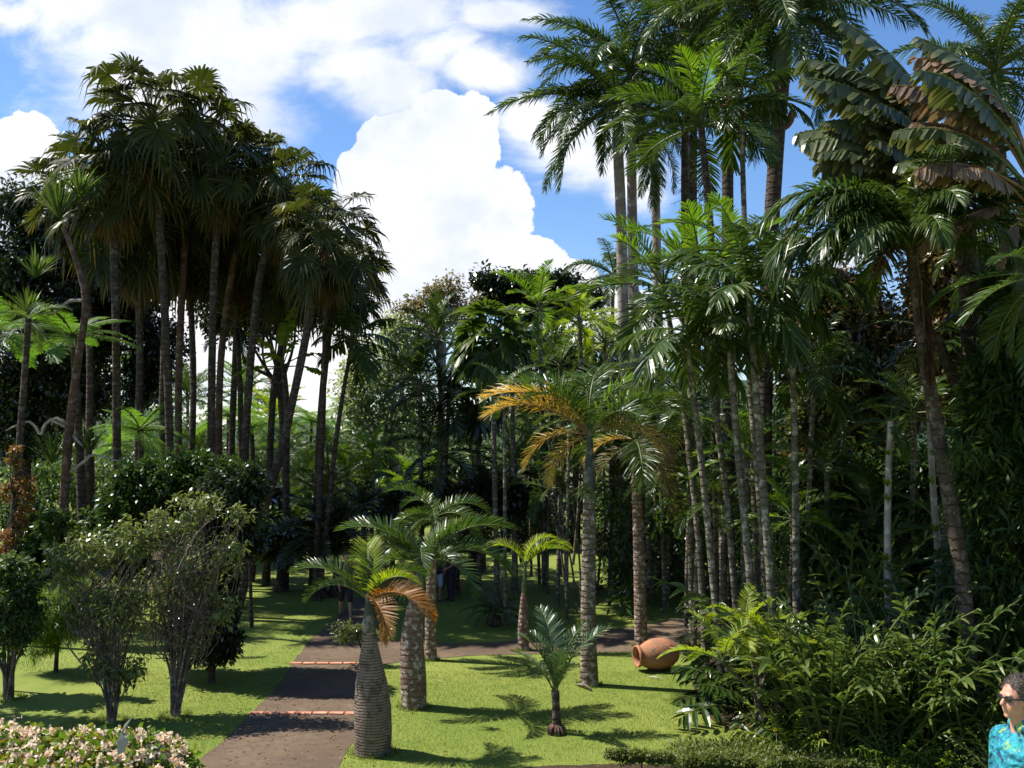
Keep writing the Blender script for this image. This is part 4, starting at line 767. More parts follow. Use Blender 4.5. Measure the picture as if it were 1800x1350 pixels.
B('bare_stemmed_shrub','leggy shrub with many leaning bare stems nearest the path','shrub',[(308,1258),(312,1200),(318,1130)],None,.026,[(320,1010,80,60),(400,970,40,50),(290,925,75,45),(390,1070,30,45),(262,1060,48,60),(350,890,65,32),(330,1120,40,40),(420,900,30,30)],'sage_glint',(.10,.05),3600,'shrub_bark',seed=19,clump=.3,per=11,stems=26,limbs=200)
B('bare_stemmed_shrub','leggy shrub with upright stems left of the path side one','shrub',[(196,1268),(198,1200),(200,1130)],None,.024,[(205,1060,60,60),(140,965,70,40),(235,950,50,45),(180,1150,40,45),(110,1010,40,35),(225,1180,30,35)],'sage_glint',(.10,.05),4200,'shrub_bark',seed=20,clump=.3,per=11,stems=22,limbs=160)
B('leafy_shrub','olive shrub with upswept stems at the left edge of the lawn','shrub',[(15,1228),(20,1180),(28,1120)],None,.03,[(30,1020,50,60),(20,1100,55,60),(50,1070,30,40),(-20,1050,50,80)],'pale',(.11,.055),8000,'shrub_bark',seed=21,clump=.24,per=30,stems=12,limbs=16)
B('leafy_shrub','pale green shrub between the left edge and the leggy shrubs','shrub',[(150,1000),(150,960),(150,930)],22,.04,[(120,960,50,28),(190,930,60,35),(100,920,40,25)],'mid',(.12,.06),8000,seed=22,clump=.25,per=40)
B('leafy_shrub','low dark shrub in the shade under the left trees','shrub',[(120,1110),(120,1080),(120,1050)],24,.05,[(60,930,60,60),(40,1000,60,50),(130,1000,60,40),(230,990,50,40),(60,1070,70,35),(200,1065,70,30)],'glossy',(.14,.07),22000,seed=23,clump=.3,per=60)
B('flowering_shrub','tall shrub with orange flower spikes at the far left edge','shrub',[(20,1050),(22,960),(25,860)],18,.04,[(28,805,14,26),(12,860,22,30),(38,910,20,30),(8,960,26,40),(50,860,14,40)],'rusty_mix',(.09,.045),2200,seed=24,clump=.16,per=16)
B('feathery_shrub','soft feathery green shrub behind the olive one on the left lawn','shrub',[(98,1182),(100,1150),(104,1110)],None,.05,[(110,1080,50,50),(75,1110,35,40),(135,1050,35,35)],'bright',(.16,.012),30000,seed=25,clump=.35,per=150)
B('bare_bush','tiny leaved grey bush beside the neck of the squat palm','shrub',[(640,1150),(630,1125),(625,1100)],20,.03,[(612,1112,30,22),(640,1110,25,20),(680,1115,20,16)],'sage_glint',(.06,.03),2600,seed=26,clump=.22,per=24)
# low bushes at the lower edge of the lawn
B('low_bush','low rounded olive bush at the lower lawn edge nearest the young palm','bush',[(1128,1338),(1128,1330),(1128,1322)],13.7,.012,[(1118,1328,48,9),(1160,1332,30,8),(1085,1324,24,6)],'olive',(.05,.022),9000,seed=27,clump=.16,per=60,limbs=14)
B('low_bush','low dark green bush right of the rounded olive one','bush',[(1262,1343),(1262,1335),(1262,1327)],13.6,.012,[(1255,1338,46,7),(1300,1340,30,6),(1215,1338,24,5)],'olive',(.05,.022),9000,seed=28,clump=.16,per=60,limbs=14)
B('low_bush','low bush with yellow tips below the ginger thicket','bush',[(1420,1352),(1420,1342),(1420,1332)],13.4,.012,[(1400,1342,50,7),(1480,1344,40,7)],'olive',(.055,.024),12000,seed=29,clump=.12,per=60,limbs=14)
# ---------------------------------------------------------------- leafy clumps in the right bed
for k, (bx, Y, n, sz, sp, mat, e, lab, nm, cat, spd) in enumerate([
 (1335,16.4,34,1.5,'philo','glossy',(88,8),'large split leaved plant covering the foot of the terracotta jar','split_leaf_plant','leafy plant',.25),
 (1300,17.4,36,1.2,'philo','glossy',(80,0),'split leaved plant spilling left onto the lawn beside the jar','split_leaf_plant','leafy plant',.2),
 (1335,17.4,28,1.8,'philo','glossy',(88,15),'split leaved plant behind the young yellow green palm clump','split_leaf_plant','leafy plant',.25),
 (1300,21.5,28,1.4,'philo','dark',(85,10),'dark split leaved plant above the jar, behind the path','split_leaf_plant','leafy plant',.25),
 (1450,15.0,60,2.5,'ginger','ginger',(88,52),'ginger clump with long narrow leaves right of the slender stems','ginger_clump','ginger plant',.2),
 (1530,14.9,60,2.6,'ginger','ginger',(88,50),'widest ginger clump in the middle of the sunny thicket','ginger_clump','ginger plant',.22),
 (1610,14.9,56,2.5,'ginger','ginger',(88,50),'darker ginger clump right of the widest one','ginger_clump','ginger plant',.22),
 (1690,14.6,50,2.3,'ginger','ginger',(88,45),'ginger clump in the shade beside the visitor','ginger_clump','ginger plant',.2),
 (1480,17.8,54,3.3,'ginger','ginger',(88,45),'taller ginger clump behind the front row','ginger_clump','ginger plant',.25),
 (1600,17.8,54,3.3,'ginger','ginger',(88,45),'tall dark ginger clump under the big arching palm','ginger_clump','ginger plant',.25),
 (1390,14.7,26,.9,'ginger','yellow',(80,10),'small grassy yellow green plant at the foot of the curved stems','grassy_plant','leafy plant',.3),
 (1640,13.6,22,.8,'ginger','yellow',(70,5),'low yellowish leafy plant by the ground cover near the visitor','grassy_plant','leafy plant',.2),
 (1560,13.9,24,.9,'ginger','bright',(75,5),'low green leafy plant in front of the widest ginger clump','grassy_plant','leafy plant',.2),
 (1740,14.2,34,1.5,'ginger','glossy',(85,10),'narrow leaved plant just behind the visitor','ginger_clump','ginger plant',.2),
 (1750,12.9,30,1.0,'ginger','mid',(80,5),'low leafy plant in front of the visitor at the lower right','grassy_plant','leafy plant',.25)]):
    p = P(bx, 900, Y); tuft(nm, lab, cat, (p.x, Y, 0), n, sz, sp, mat, e, seed=k, spread=spd)
# dark low cycads and pleated mound in the shade
for k, (bx, by, n, sz, sp, mat, e, lab, th) in enumerate([
 (868,1100,22,.95,'cycad','dark',(45,0),'small dark cycad in the shade left of the small palm',.45), (590,1048,36,1.9,'cycad','dark',(88,15),'dark blue green mound of stiff fronds behind the squat palm',1.35),
 (492,1040,26,1.5,'pleat','dark',(85,10),'bulb footed dark palm on the far sunlit lawn',1.3), (430,985,22,2.0,'pleat','dark',(80,10),'dark spreading palm at the far left of the sunlit lawn',1.6), (512,945,24,2.6,'yucca' if 0 else 'cycad','mid',(88,30),'spiky palm with upright fans beyond the sunlit lawn',1.0)]):
    b = G(bx, by); root = thing('cycad' if sp == 'cycad' else 'pleated_palm', lab, 'palm tree' if sp != 'cycad' else 'cycad', (b.x, b.y, 0))
    mb = MB(); r0 = .18 if th < 1.2 else .2; tube(mb, smooth_path([(0, 0, -.02), (0, 0, .25), (0, 0, .55*th), (0, 0, th)], 12), [r0, r0*1.15, r0*.55, r0*.4, r0*.35], 10, 0, .05); link('trunk', mb.mesh('trunk', ['dark_bark']), root)
    add_fronds(root, Vector((0, 0, th)), n, sz, sp, mat, e[0], e[1], seed=k)
palm('bottle_palm', 'bulb footed palm hidden under the left arching frond, in shade', 'palm tree', [(564,1050),(563,1035),(564,1005),(566,940)], None, [.24,.2,.1,.09], 'bottle', 16, 1.7, 'dark', 'dark_bark', e=(85, 0), seed=4)
palm('palm_tree', 'short thick reddish trunk at the far edge of the sunlit lawn', 'palm tree', [(437,1022),(442,985),(446,900)], None, [.2,.17,.15], 'pleat', 16, 1.8, 'dark', 'red_bark', e=(80, -30), seed=2)
palm('slim_palm', 'thin pole like stem standing on the far sunlit lawn', 'palm tree', [(468,1008),(467,970),(466,880)], None, [.05,.045,.04], 'areca', 10, 1.3, 'dark', 'pale_bark', e=(70, -20), seed=2)
# dark shrubs behind the shaded centre
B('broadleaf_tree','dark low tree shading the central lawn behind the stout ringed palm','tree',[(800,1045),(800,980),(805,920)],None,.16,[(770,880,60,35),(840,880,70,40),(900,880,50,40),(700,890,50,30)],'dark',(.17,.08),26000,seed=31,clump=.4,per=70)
palm('palm_tree', 'dark palm trunk in the shade behind the standing visitors', 'palm tree', [(832,1030),(832,980),(835,880)], None, [.2,.17,.15], 'bottle', 14, 2.6, 'dark', 'dark_bark', e=(70, -20), seed=5)

# ---------------------------------------------------------------- big arching palm and travellers' palms on the right
palm('arching_palm', 'big arching feather palm with drooping fronds over a tall dark trunk', 'palm tree', [(1700,1130),(1690,1000),(1655,800),(1622,600),(1602,430)], 14.5, [.14,.12,.11,.10,.09], 'coconut', 15, 2.3, 'royal', 'dark_bark', e=(80, 20), az0=.4,
     custom=[(180, 56, 2.9, 'royal'), (187, 44, 2.8, 'royal'), (172, 32, 2.5, 'royal'), (195, 62, 2.6, 'royal'), (178, 18, 2.2, 'royal'), (205, 35, 2.3, 'royal'), (-4, 62, 2.9, 'royal'), (-12, 48, 2.7, 'royal'), (8, 68, 2.7, 'royal'), (2, 40, 2.5, 'royal'), (-100, 80, 2.2, 'mid'), (100, 84, 2.3, 'mid'), (-150, 10, 1.0, 'dead_frond'), (140, 75, 2.0, 'mid'), (60, 70, 2.0, 'royal'), (-95, 40, 1.7, 'royal'), (-48, -66, 2.1, 'dead_frond')], seed=3, ns=14)
palm('leaning_palm', 'dark trunk leaning right across the big arching palm', 'palm tree', [(1800,900),(1740,740),(1690,690),(1640,580)], 16, [.12,.1,.09], 'areca', 8, 1.3, 'dark', 'dark_bark', e=(60, -40), seed=3)
def travellers(label, px, Y, r, leaves, tm='dark_bark'):
    """leaves: (azimuth, elevation, size, material)"""
    pts, Y = path3(px, Y); base = Vector((pts[0].x, pts[0].y, 0)); root = thing('travellers_palm', label, 'palm tree', base); trunk_part(root, base, pts, r, tm)
    top = pts[-1]-base
    for i, (az, el, sz, m) in enumerate(leaves): link('leaf', frond_mesh('traveller', el, i % 3, m, 'rachis_brown' if m == 'traveller_dry' else 'rachis'), root, top+Vector((0, 0, -.03*i)), (0, 0, R(az)), sz)
travellers("traveller's palm with grey green torn paddle leaves reaching left over the blue sky", [(1720,1150),(1715,800),(1700,450),(1680,330)], 16, [.2,.17,.15],
           [(181, 40, 2.92, 'traveller'), (177, 72, 3.70, 'traveller'), (184, 60, 3.44, 'traveller'), (172, 66, 3.61, 'traveller'), (190, 76, 3.78, 'traveller'), (180, 50, 3.10, 'traveller'), (186, 64, 2.84, 'traveller'), (174, 36, 2.41, 'traveller'), (170, 75, 2.92, 'traveller'), (190, 44, 2.15, 'traveller'), (178, 82, 3.01, 'traveller'), (150, 60, 2.58, 'traveller'), (200, 70, 2.58, 'traveller'), (165, 52, 2.67, 'traveller'), (195, 55, 2.49, 'traveller'), (120, 70, 2.75, 'traveller'), (183, 28, 2.15, 'traveller'), (176, 58, 2.75, 'traveller'), (188, 52, 2.84, 'traveller'), (168, 66, 2.75, 'traveller'), (192, 80, 2.84, 'traveller'), (158, 44, 2.41, 'traveller'), (205, 60, 2.49, 'traveller'), (182, 84, 3.35, 'traveller'), (174, 78, 3.18, 'traveller'), (198, 68, 3.10, 'traveller'), (160, 60, 3.01, 'traveller'), (180, 66, 3.01, 'traveller'), (170, 56, 2.67, 'traveller'), (187, 34, 2.49, 'traveller'), (150, 76, 3.10, 'traveller')])
travellers("traveller's palm at the upper right corner with brown dry paddle leaves", [(1840,1150),(1835,800),(1825,500),(1820,330)], 14, [.2,.17,.15],
           [(180, 76, 2.9, 'traveller_dry'), (176, 84, 3.1, 'traveller'), (186, 66, 2.8, 'traveller'), (168, 70, 2.9, 'traveller_dry'), (182, 46, 2.6, 'traveller'), (190, 30, 2.2, 'traveller_dry'), (174, 0, 1.9, 'traveller_dry'), (150, 80, 3.0, 'traveller'), (180, 58, 2.1, 'traveller_dry'), (172, 40, 2.0, 'traveller'), (188, 75, 2.6, 'traveller'), (160, 66, 2.4, 'traveller_dry'), (184, 10, 1.5, 'traveller_dry'), (196, -25, 1.3, 'traveller_dry'), (176, 50, 2.3, 'traveller'), (205, 45, 1.9, 'traveller_dry'), (150, 20, 1.6, 'traveller_dry'), (190, -50, 1.6, 'traveller'), (170, -65, 1.8, 'traveller')])
palm('palm_tree', 'drooping green palm at the right edge below the dry paddle leaves', 'palm tree', [(1850,1150),(1845,900),(1838,700),(1828,480)], 13, [.11,.09,.08], 'areca', 14, 1.4, 'veitchia', 'dark_bark', e=(40, -70), seed=6)
# thin mossy stems with bromeliads
for k, (px, Y, lab, broms) in enumerate([([(1562,1080),(1560,950),(1562,820),(1566,740)],16,'thin pale trunk dotted with bromeliads left of the big arching palm',[(1561,1045),(1560,985),(1562,880),(1561,855),(1563,800)]),
     ([(1652,1060),(1648,960),(1640,860),(1632,700)],17,'pale mossy trunk with two bromeliads beside the big arching palm',[(1638,850),(1642,800),(1646,935)])]):
    palm('thin_tree', lab, 'palm tree', px, Y, [.07,.06,.05], 'areca', 6, .9, 'mid', 'pale_bark', e=(60, -30), seed=k+1, ns=8)
    for j, (bx, by) in enumerate(broms):
        mb = MB(); rosette(mb, (0, 0, 0), 16, .24, .03, up=(-.5, -.8, .3), droop=.4, spread=1.0); o = link('bromeliad', mb.mesh('bromeliad', ['yellow']), None, P(bx, by, Y)+Vector((-.03, -.05, 0)))
        tag(o, ['yellow green bromeliad perched on the %s, %s on it' % ('thin pale trunk' if k == 0 else 'pale mossy trunk', w_) for w_ in (['lowest', 'second from the bottom', 'middle one', 'second from the top', 'highest'] if k == 0 else ['middle one', 'highest', 'lowest'])][j], 'bromeliad', 'bromeliads on the thin trunks')
for (bx, by, Y, n, L, lab) in [(1030,868,17.7,120,.42,'shaggy epiphyte tuft wrapped round the tall ringed palm trunk'), (1118,862,21.2,120,.45,'shaggy epiphyte tuft on the second ringed palm trunk'), (1690,800,14.2,160,.6,'grassy epiphyte hanging right of the big arching trunk'), (645,1060,13.7,0,.1,''), (718,1040,16.0,60,.28,'small tufted epiphyte on the stout ringed palm')]:
    if n:
        mb = MB(); rosette(mb, (0, 0, 0), n, L, .018, droop=1.9, spread=1.7); tag(link('epiphyte', mb.mesh('epiphyte', ['pale'])), lab, 'epiphyte').location = P(bx, by, Y)

# ---------------------------------------------------------------- terracotta jar
def lathe(mb, prof, ns=40, mi=0):
    a = np.linspace(0, 2*np.pi, ns, endpoint=False); v = np.array([[(x, r*math.cos(t), r*math.sin(t)) for t in a] for x, r in prof]).reshape(-1, 3); k = np.arange(ns)
    f = np.concatenate([np.stack([i*ns+k, i*ns+(k+1) % ns, (i+1)*ns+(k+1) % ns, (i+1)*ns+k], -1) for i in range(len(prof)-1)]); mb.add(v, f, mi, smooth=True)
b = G(1150, 1183); j = thing('terracotta_jar', 'big terracotta jar lying on its side on the lawn, mouth to the left', 'jar', (b.x+.1, b.y+.25, 0), rz=R(16)); j.scale = (.73, .73, .73)
mb = MB(); pr = [(-.60,.235),(-.63,.25),(-.645,.27),(-.64,.295),(-.60,.305),(-.55,.295),(-.52,.265),(-.50,.262),(-.42,.31),(-.28,.385),(-.1,.435),(.08,.445),(.25,.42),(.42,.35),(.55,.26),(.6,.2),(.61,.001)]
lathe(mb, pr); o = link('body', mb.mesh('body', ['terracotta']), j, (0, 0, .44), (0, R(-2), 0))
mb = MB(); lathe(mb, [(-.60,.235),(-.52,.225),(-.48,.23),(-.3,.35),(0,.41),(.3,.37),(.5,.2),(.52,.001)]); link('inner_wall', mb.mesh('inner_wall', ['terracotta']), j, (0, 0, .44), (0, R(-2), 0))
# fallen palm debris
def strip_obj(name, label, cat, pa, pb, wd, mat, z=.05):
    a, c = G(*pa), G(*pb); mb = MB(); m = (a+c)/2; m.z = z
    tube(mb, smooth_path([a-a, m-a, c-a+Vector((0, 0, .02))], 8), [wd*.3, wd, wd*.5], 6, 0, .25, cap=True); tag(link(name, mb.mesh(name, [mat]), None, a+Vector((0, 0, .02))), label, cat)
strip_obj('fallen_sheath', 'pale dry leaf sheath lying at the foot of the tall ringed palm', 'leaf sheath', (1012,1205), (1040,1216), .03, 'cane')
strip_obj('fallen_twig', 'thin pale twig lying on the grass in front of the jar', 'twig', (1138,1192), (1164,1197), .014, 'pale_bark', .03)
root_b = G(978, 1290); mb = MB()
for i in range(14):
    a = i*.45+RS.uniform(-.1, .1); e_ = (math.cos(a)*.14, math.sin(a)*.14, .0); tube(mb, smooth_path([(math.cos(a)*.05, math.sin(a)*.05, .13), (math.cos(a)*.13, math.sin(a)*.13, .09), e_], 5), [.03, .022, .012], 5, 0, .2)
tag(link('husk_ring', mb.mesh('husk_ring', ['red_bark']), None, root_b), 'ring of dry husks around the foot of the young palm', 'husk')

# ---------------------------------------------------------------- begonia hedge on the terrace edge (lower left)
hx0, hx1 = P(-60, 1300, 8).x, P(322, 1300, 8).x; b = Vector(((hx0+hx1)/2, 8.0, TZ)); root = thing('flowering_hedge', 'begonia hedge covered in pinkish white blossom in the lower left corner', 'hedge', b)
def hedge_top(x): px = x/8*FPX+CX; return np.interp(px, [-80, 0, 60, 120, 200, 260, 300, 330, 345], [.84, .82, .76, .77, .75, .76, .66, .50, .3])
N = 9000; x = RS.uniform(hx0, hx1+.1, N); y = RS.uniform(-.75, .55, N); tz = hedge_top(x)-.25*np.abs(y); z = tz*(1-RS.rand(N)**2.2*.9)+RS.normal(0, .035, N)
c = np.stack([x-b.x, y, z], -1); u = norm(RS.normal(size=(N, 3))+np.array([0, -.5, .5])); mb = MB(); blades(mb, c, u, norm(np.cross(u, RS.normal(size=(N, 3)))), .085*RS.uniform(.6, 1.25, N), .062, 'leaf', .3, 0, fold=.3)
link('foliage', mb.mesh('foliage', ['begonia']), root)
mb = MB(); nb = 900; x = RS.uniform(hx0, hx1+.12, nb); y = RS.uniform(-.7, .5, nb); z = hedge_top(x)-.25*np.abs(y)+RS.uniform(-.28, .06, nb)
c = np.repeat(np.stack([x-b.x, y, z], -1), 26, 0)+RS.normal(0, .022, (nb*26, 3)); u = norm(RS.normal(size=c.shape)+np.array([0, -.3, .3]))
blades(mb, c, u, norm(np.cross(u, RS.normal(size=c.shape))), .034, .03, 'leaf', 0, 0); o = link('blossom', mb.mesh('blossom', ['blossom']), root); o['kind'] = 'stuff'
mb = MB()
for i in range(160):
    xx = RS.uniform(hx0, hx1); yy = RS.uniform(-.6, .4); h_ = hedge_top(xx)*RS.uniform(.7, 1.04); tube(mb, smooth_path([(xx-b.x, yy, 0), (xx-b.x+RS.uniform(-.1, .1), yy, h_*.5), (xx-b.x+RS.uniform(-.12, .12), yy+RS.uniform(-.1, .1), h_)], 5), [.006, .003], 4)
link('stems', mb.mesh('stems', ['rachis_brown']), root)
# pale torn paddle leaf caught in the hedge
mb = MB(); q = np.array([(0, 0, 0), (.05, 0, .03), (.075, .01, .12), (.045, .0, .13), (.06, .01, .16), (.03, .015, .16), (.095, .02, .28), (.035, .02, .22), (.02, .01, .17), (-.01, .0, .1)])
for s0, i_ in (((0, 1, 2, 9), 0), ((9, 2, 3, 8), 0), ((8, 3, 4, 5), 0), ((8, 5, 6, 7), 0)): mb.add(np.vstack([q[list(s0)], q[list(s0)]+np.array([0, .006, 0])]), [[0, 1, 2, 3], [7, 6, 5, 4], [0, 4, 5, 1], [1, 5, 6, 2], [2, 6, 7, 3], [3, 7, 4, 0]])
tag(link('pale_scrap', mb.mesh('pale_scrap', ['grey_feather']), None, P(207, 1328, 7.15)), 'pale grey torn scrap caught upright among the begonia blossom', 'torn scrap')
# ---------------------------------------------------------------- people
def cap(mb, a, b, ra, rb, ns=14):
    a, b = np.array(a, float), np.array(b, float); d = norm(b-a); n = 5; P_, R_ = [], []
    for i in range(n): t = math.pi/2*(1-i/n); P_.append(a-d*ra*math.sin(t)); R_.append(max(ra*math.cos(t), 1e-3))
    P_.append(a); R_.append(ra); P_.append(b); R_.append(rb)
    for i in range(1, n+1): t = math.pi/2*i/n; P_.append(b+d*rb*math.sin(t)); R_.append(max(rb*math.cos(t), 1e-3))
    P_ = np.array(P_); T = d; A = norm(np.cross(T, [.3, .2, .9] if abs(T[2]) < .8 else [1, .1, 0])); B_ = np.cross(T, A)
    th = np.linspace(0, 2*np.pi, ns, endpoint=False); R_ = np.array(R_)
    v = P_[:, None]+R_[:, None, None]*(np.cos(th)[None, :, None]*A+np.sin(th)[None, :, None]*B_)
    m = len(P_); i = np.arange(m-1)[:, None]*ns; j = np.arange(ns)[None]; k = (j+1) % ns; mb.add(v, np.stack([i+j, i+k, i+ns+k, i+ns+j], -1))
    for e0, rv in ((0, 1), ((m-1)*ns, 0)):
        q = [[e0, e0+x, e0+x+1, e0+x+2 if x+2 < ns else e0+ns-1] for x in range(1, ns-1, 2)]; mb.add(np.zeros((0, 3)), np.array(q)-mb.n)
def ell(mb, c, r, ns=18, nr=12, rot=None):
    th = np.linspace(0, 2*np.pi, ns, endpoint=False); ph = np.linspace(.02, math.pi-.02, nr)
    v = np.array([[(r[0]*math.sin(p)*math.cos(t), r[1]*math.sin(p)*math.sin(t), r[2]*math.cos(p)) for t in th] for p in ph]).reshape(-1, 3)
    if rot is not None: v = v @ np.array(rot).T
    i = np.arange(nr-1)[:, None]*ns; j = np.arange(ns)[None]; k = (j+1) % ns
    f = np.stack([i+j, i+ns+j, i+ns+k, i+k], -1).reshape(-1, 4); tops = []
    for e0 in (0, (nr-1)*ns): tops += [[e0, e0+x, e0+x+1, e0+min(x+2, ns-1)] for x in range(1, ns-1, 2)]
    mb.add(v+np.array(c), np.concatenate([f, np.array(tops)]))
def fuse(name, mb, mat, voxel, root, smooth=4):
    me = mb.mesh(name, [mat]); o = link(name, me, root); md = o.modifiers.new('r', 'REMESH'); md.mode = 'VOXEL'; md.voxel_size = voxel; md.use_smooth_shade = True
    s = o.modifiers.new('s', 'SMOOTH'); s.iterations = smooth; s.factor = .5
    dg = bpy.context.evaluated_depsgraph_get(); m2 = bpy.data.meshes.new_from_object(o.evaluated_get(dg)); o.modifiers.clear(); o.data = m2; m2.name = name
    m2.materials.clear(); m2.materials.append(MATS[mat]); m2.polygons.foreach_set('use_smooth', np.ones(len(m2.polygons), bool)); return o
def hand(mb, w_, d, palm_n, side):
    w_, d, pn = np.array(w_, float), norm(np.array(d, float)), norm(np.array(palm_n, float)); s = np.cross(d, pn)*side
    for k in range(4): cap(mb, w_+s*(-.027+.018*k), w_+d*.085+s*(-.03+.02*k), .014, .012, 8)
    for k, L in enumerate((.068, .078, .073, .058)):
        a = w_+d*.088+s*(-.03+.02*k); b_ = a+(d*.9+pn*.25)*L*.5; c_ = b_+(d*.7+pn*.6)*L*.5; cap(mb, a, b_, .009, .0085, 8); cap(mb, b_, c_, .0085, .007, 8)
    a = w_+d*.02-s*.03; b_ = a+(d*.6-s*.8)*.045; c_ = b_+(d*.9-s*.2)*.035; cap(mb, a, b_, .012, .010, 8); cap(mb, b_, c_, .010, .008, 8)
def person(label, loc, rz, h, top, bottom, skin, stride=.0, elbow=25, voxel=.012, belly=.0, longleg=False, glasses=False, hairmat='hair', shirt_mat=None):
    root = thing('person', label, 'person', loc, rz=rz); k = h/1.78
    J = lambda x, y, z: np.array([x*k, y*k, z*k])
    mb = MB(); legs = []
    for sd in (-1, 1):
        sw = stride*sd; hip = J(0, .095*sd, .93); kn = J(.26*sw+.02, .10*sd, .50+.02*abs(sw)); an = J(.42*sw-.14*max(-sw, 0), .10*sd, .085+.05*max(-sw, 0))
        cap(mb, hip, kn, .088*k, .055*k); cap(mb, kn, kn*.55+an*.45+J(-.012, 0, 0), .055*k, .052*k); cap(mb, kn*.5+an*.5, an, .048*k, .034*k)
        cap(mb, an+J(-.03, 0, -.045), an+J(.13, 0, -.055), .035*k, .026*k); legs.append((hip, kn, an))
    ell(mb, J(0, 0, .97), (.125*k, .17*k, .12*k)); ell(mb, J(.015+belly*.5, 0, 1.12), ((.12+belly)*k, .155*k, .15*k)); ell(mb, J(0, 0, 1.27), (.12*k, .17*k, .16*k))
    cap(mb, J(-.01, -.14, 1.37), J(-.01, .14, 1.37), .065*k, .065*k); cap(mb, J(-.01, 0, 1.42), J(.01, 0, 1.56), .062*k, .056*k); arms = []
    for sd in (-1, 1):
        sh = J(-.01, .18*sd, 1.385); el = J(-.04+.05*stride*-sd, .235*sd, 1.13); a = R(elbow); wr = el+J(math.sin(a)*.25, -.03*sd, -math.cos(a)*.25)
        cap(mb, sh, el, .053*k, .041*k); cap(mb, el, wr, .041*k, .027*k); hand(mb, wr, wr-el, (0, -sd, 0), sd); arms.append((sh, el, wr))
    # head: skull, jaw, nose, lips, chin, ears, brow
    hc = J(.025, 0, 1.675); ell(mb, hc+J(-.012, 0, .018), (.098*k, .077*k, .105*k), 22, 16); ell(mb, hc+J(.02, 0, -.05), (.07*k, .060*k, .075*k), 20, 14)
    ell(mb, hc+J(.062, 0, -.098), (.024*k, .026*k, .018*k)); cap(mb, hc+J(.083, 0, .012), hc+J(.104, 0, -.026), .009*k, .014*k, 10); ell(mb, hc+J(.09, 0, -.033), (.013*k, .018*k, .009*k))
    ell(mb, hc+J(.082, 0, -.056), (.012*k, .026*k, .006*k)); ell(mb, hc+J(.08, 0, -.07), (.012*k, .022*k, .007*k)); cap(mb, hc+J(.08, -.035, .028), hc+J(.08, .035, .028), .011*k, .011*k, 8)
    for sd in (-1, 1): ell(mb, hc+J(-.012, .078*sd, -.01), (.019*k, .008*k, .031*k)); ell(mb, hc+J(.05, .04*sd, -.03), (.03*k, .022*k, .025*k))
    fuse('body', mb, skin, voxel*.62, root, 3)
    mb = MB(); g = .018*k
    ell(mb, J(.015+belly*.5, 0, 1.1), ((.13+belly)*k+g, .168*k+g, .20*k)); ell(mb, J(0, 0, 1.29), (.128*k+g, .175*k+g, .19*k)); cap(mb, J(-.01, -.15, 1.395), J(-.01, .15, 1.395), .070*k+g*.5, .066*k+g*.5); cap(mb, J(.0, -.07, .95), J(.0, .07, .95), .15*k+g*.3, .15*k+g*.3)
    cap(mb, J(-.02, -.03, 1.505), J(-.01, .03, 1.505), .072*k, .072*k)
    for sh, el, wr in arms: cap(mb, sh, sh*.2+el*.8, .066*k+g*.5, .066*k+g*.5)
    fuse('shirt', mb, shirt_mat or top, voxel, root, 2)
    mb = MB(); ell(mb, J(0, 0, .93), (.135*k, .18*k, .12*k))
    for hip, kn, an in legs: cap(mb, hip, (kn*1.0+hip*0), .105*k, .078*k); 
    if longleg:
        for hip, kn, an in legs: cap(mb, kn, an, .075*k, .06*k)
    fuse('trousers', mb, bottom, voxel, root, 2)
    for i, (hip, kn, an) in enumerate(legs):
        mb = MB(); cap(mb, an+J(-.035, 0, -.052), an+J(.15, 0, -.058), .04*k, .032*k); fuse('shoe', mb, 'black', .01, root, 2)
    mb = MB(); ell(mb, hc+J(-.025, 0, .035), (.100*k, .086*k, .102*k), 20, 14); ell(mb, hc+J(-.06, 0, -.015), (.058*k, .078*k, .075*k)); rs = np.random.RandomState(5)
    for i in range(70):
        u = norm(rs.normal(size=3)); u[2] = abs(u[2]); u[0] -= .15
        if u[0] > .75: continue
        ell(mb, hc+J(-.025, 0, .037)+u*np.array([.098, .083, .098])*k, (.014*k, .014*k, .012*k), 8, 6)
    # keep the hair off the face
    o = fuse('hair', mb, hairmat, .006 if glasses else .012, root, 1)
    me = o.data; import bmesh; bm = bmesh.new(); bm.from_mesh(me); lim = [v for v in bm.verts if (v.co.x > (hc[0]+.045*k) and v.co.z < hc[2]+.062*k) or v.co.z < hc[2]-.075*k or (v.co.x > hc[0]+.01*k and v.co.z < hc[2]+.012*k)]
    bmesh.ops.delete(bm, geom=lim, context='VERTS'); bm.to_mesh(me); bm.free()
    if glasses:
        hv = np.array([tuple(v.co) for v in me.vertices]); hn_ = np.array([tuple(v.normal) for v in me.vertices]); sel = rs.randint(0, len(hv), 5000); mb = MB()
        d_ = norm(hn_[sel]+np.array([-.9, 0, -.25])+rs.normal(size=(5000, 3))*.35); blades(mb, hv[sel], d_, np.cross(d_, rs.normal(size=(5000, 3))), .028*rs.uniform(.5, 1.2, 5000), .0022, 'grass', .4)
        link('hair_strands', mb.mesh('hair_strands', ['hair']), o)
        mb = MB()
        for sd in (-1, 1):
            ell(mb, hc+J(.088, .034*sd, .008), (.008*k, .030*k, .019*k), 16, 10); cap(mb, hc+J(.082, .062*sd, .014), hc+J(-.015, .083*sd, .008), .0045*k, .004*k, 6)
        cap(mb, hc+J(.096, -.012, .014), hc+J(.096, .012, .014), .004*k, .004*k, 6); link('sunglasses', mb.mesh('sunglasses', ['black']), root)
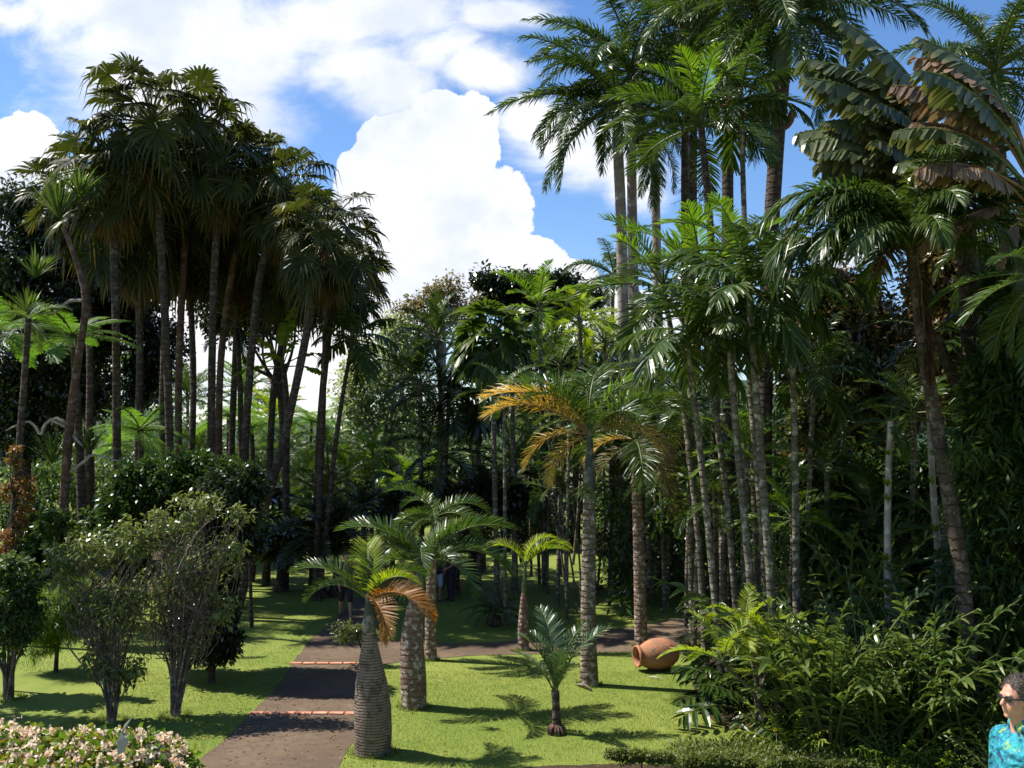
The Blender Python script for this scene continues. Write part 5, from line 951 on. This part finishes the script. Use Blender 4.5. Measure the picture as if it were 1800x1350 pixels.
        cap_ = MB()
    return root
def shirtmat():
    m = bpy.data.materials.new('turquoise_shirt'); m.use_nodes = True; t = NT(m.node_tree); ob = t.n('ShaderNodeTexCoord').outputs['Object']
    n1 = t.noise(ob, 11, 4, .65, 1.5); n2 = t.noise(t.vm('ADD', ob, (3, 1, 2)), 13, 4, .65, 2); n3 = t.noise(t.vm('ADD', ob, (7, 5, 2)), 12, 3, .6, 1)
    col = t.mix(t.step(n1, .4, .6), (.003, .11, .17), (.015, .28, .34)); col = t.mix(t.step(n2, .54, .60), col, (.006, .04, .09)); col = t.mix(t.step(n3, .60, .66), col, (.30, .38, .05)); col = t.mix(t.step(n1, .66, .70), col, (.02, .28, .14))
    pb = t.n('ShaderNodeBsdfPrincipled'); t.l(col, pb.inputs['Base Color']); pb.inputs['Roughness'].default_value = .8
    bp = t.n('ShaderNodeBump'); bp.inputs['Strength'].default_value = 1.0; bp.inputs['Distance'].default_value = .06; t.l(t.noise(ob, 7, 2, .5, 1.2), bp.inputs['Height']); t.l(bp.outputs[0], pb.inputs['Normal'])
    o = t.n('ShaderNodeOutputMaterial'); t.l(pb.outputs[0], o.inputs[0]); MATS['turquoise_shirt'] = m
shirtmat()
p = P(1793, 1229, 5.9)
person('person in a turquoise flowered shirt and dark sunglasses facing left at the lower right corner', (p.x, 5.9, TZ), R(180+12), 1.78, 'turquoise_shirt', 'khaki_cloth', 'skin', elbow=70, voxel=.010, belly=.05, glasses=True)
g = G(607, 1086); person('person with bare legs and dark red top walking on the path', (g.x, g.y, .004), R(-70), 1.68, 'wine_cloth', 'dark_cloth', 'skin', stride=.5)
g = G(768, 1058); person('person in pale shorts and dark shirt standing in the shade behind the stout palm', (g.x, g.y, 0), R(-60), 1.74, 'dark_cloth', 'pale_cloth', 'skin_tan')
g = G(792, 1056); person('person in all dark clothes standing right of the one in pale shorts', (g.x, g.y, 0), R(200), 1.72, 'dark_cloth', 'dark_cloth', 'skin_tan', longleg=True, elbow=60)
# metal posts on the far lawn
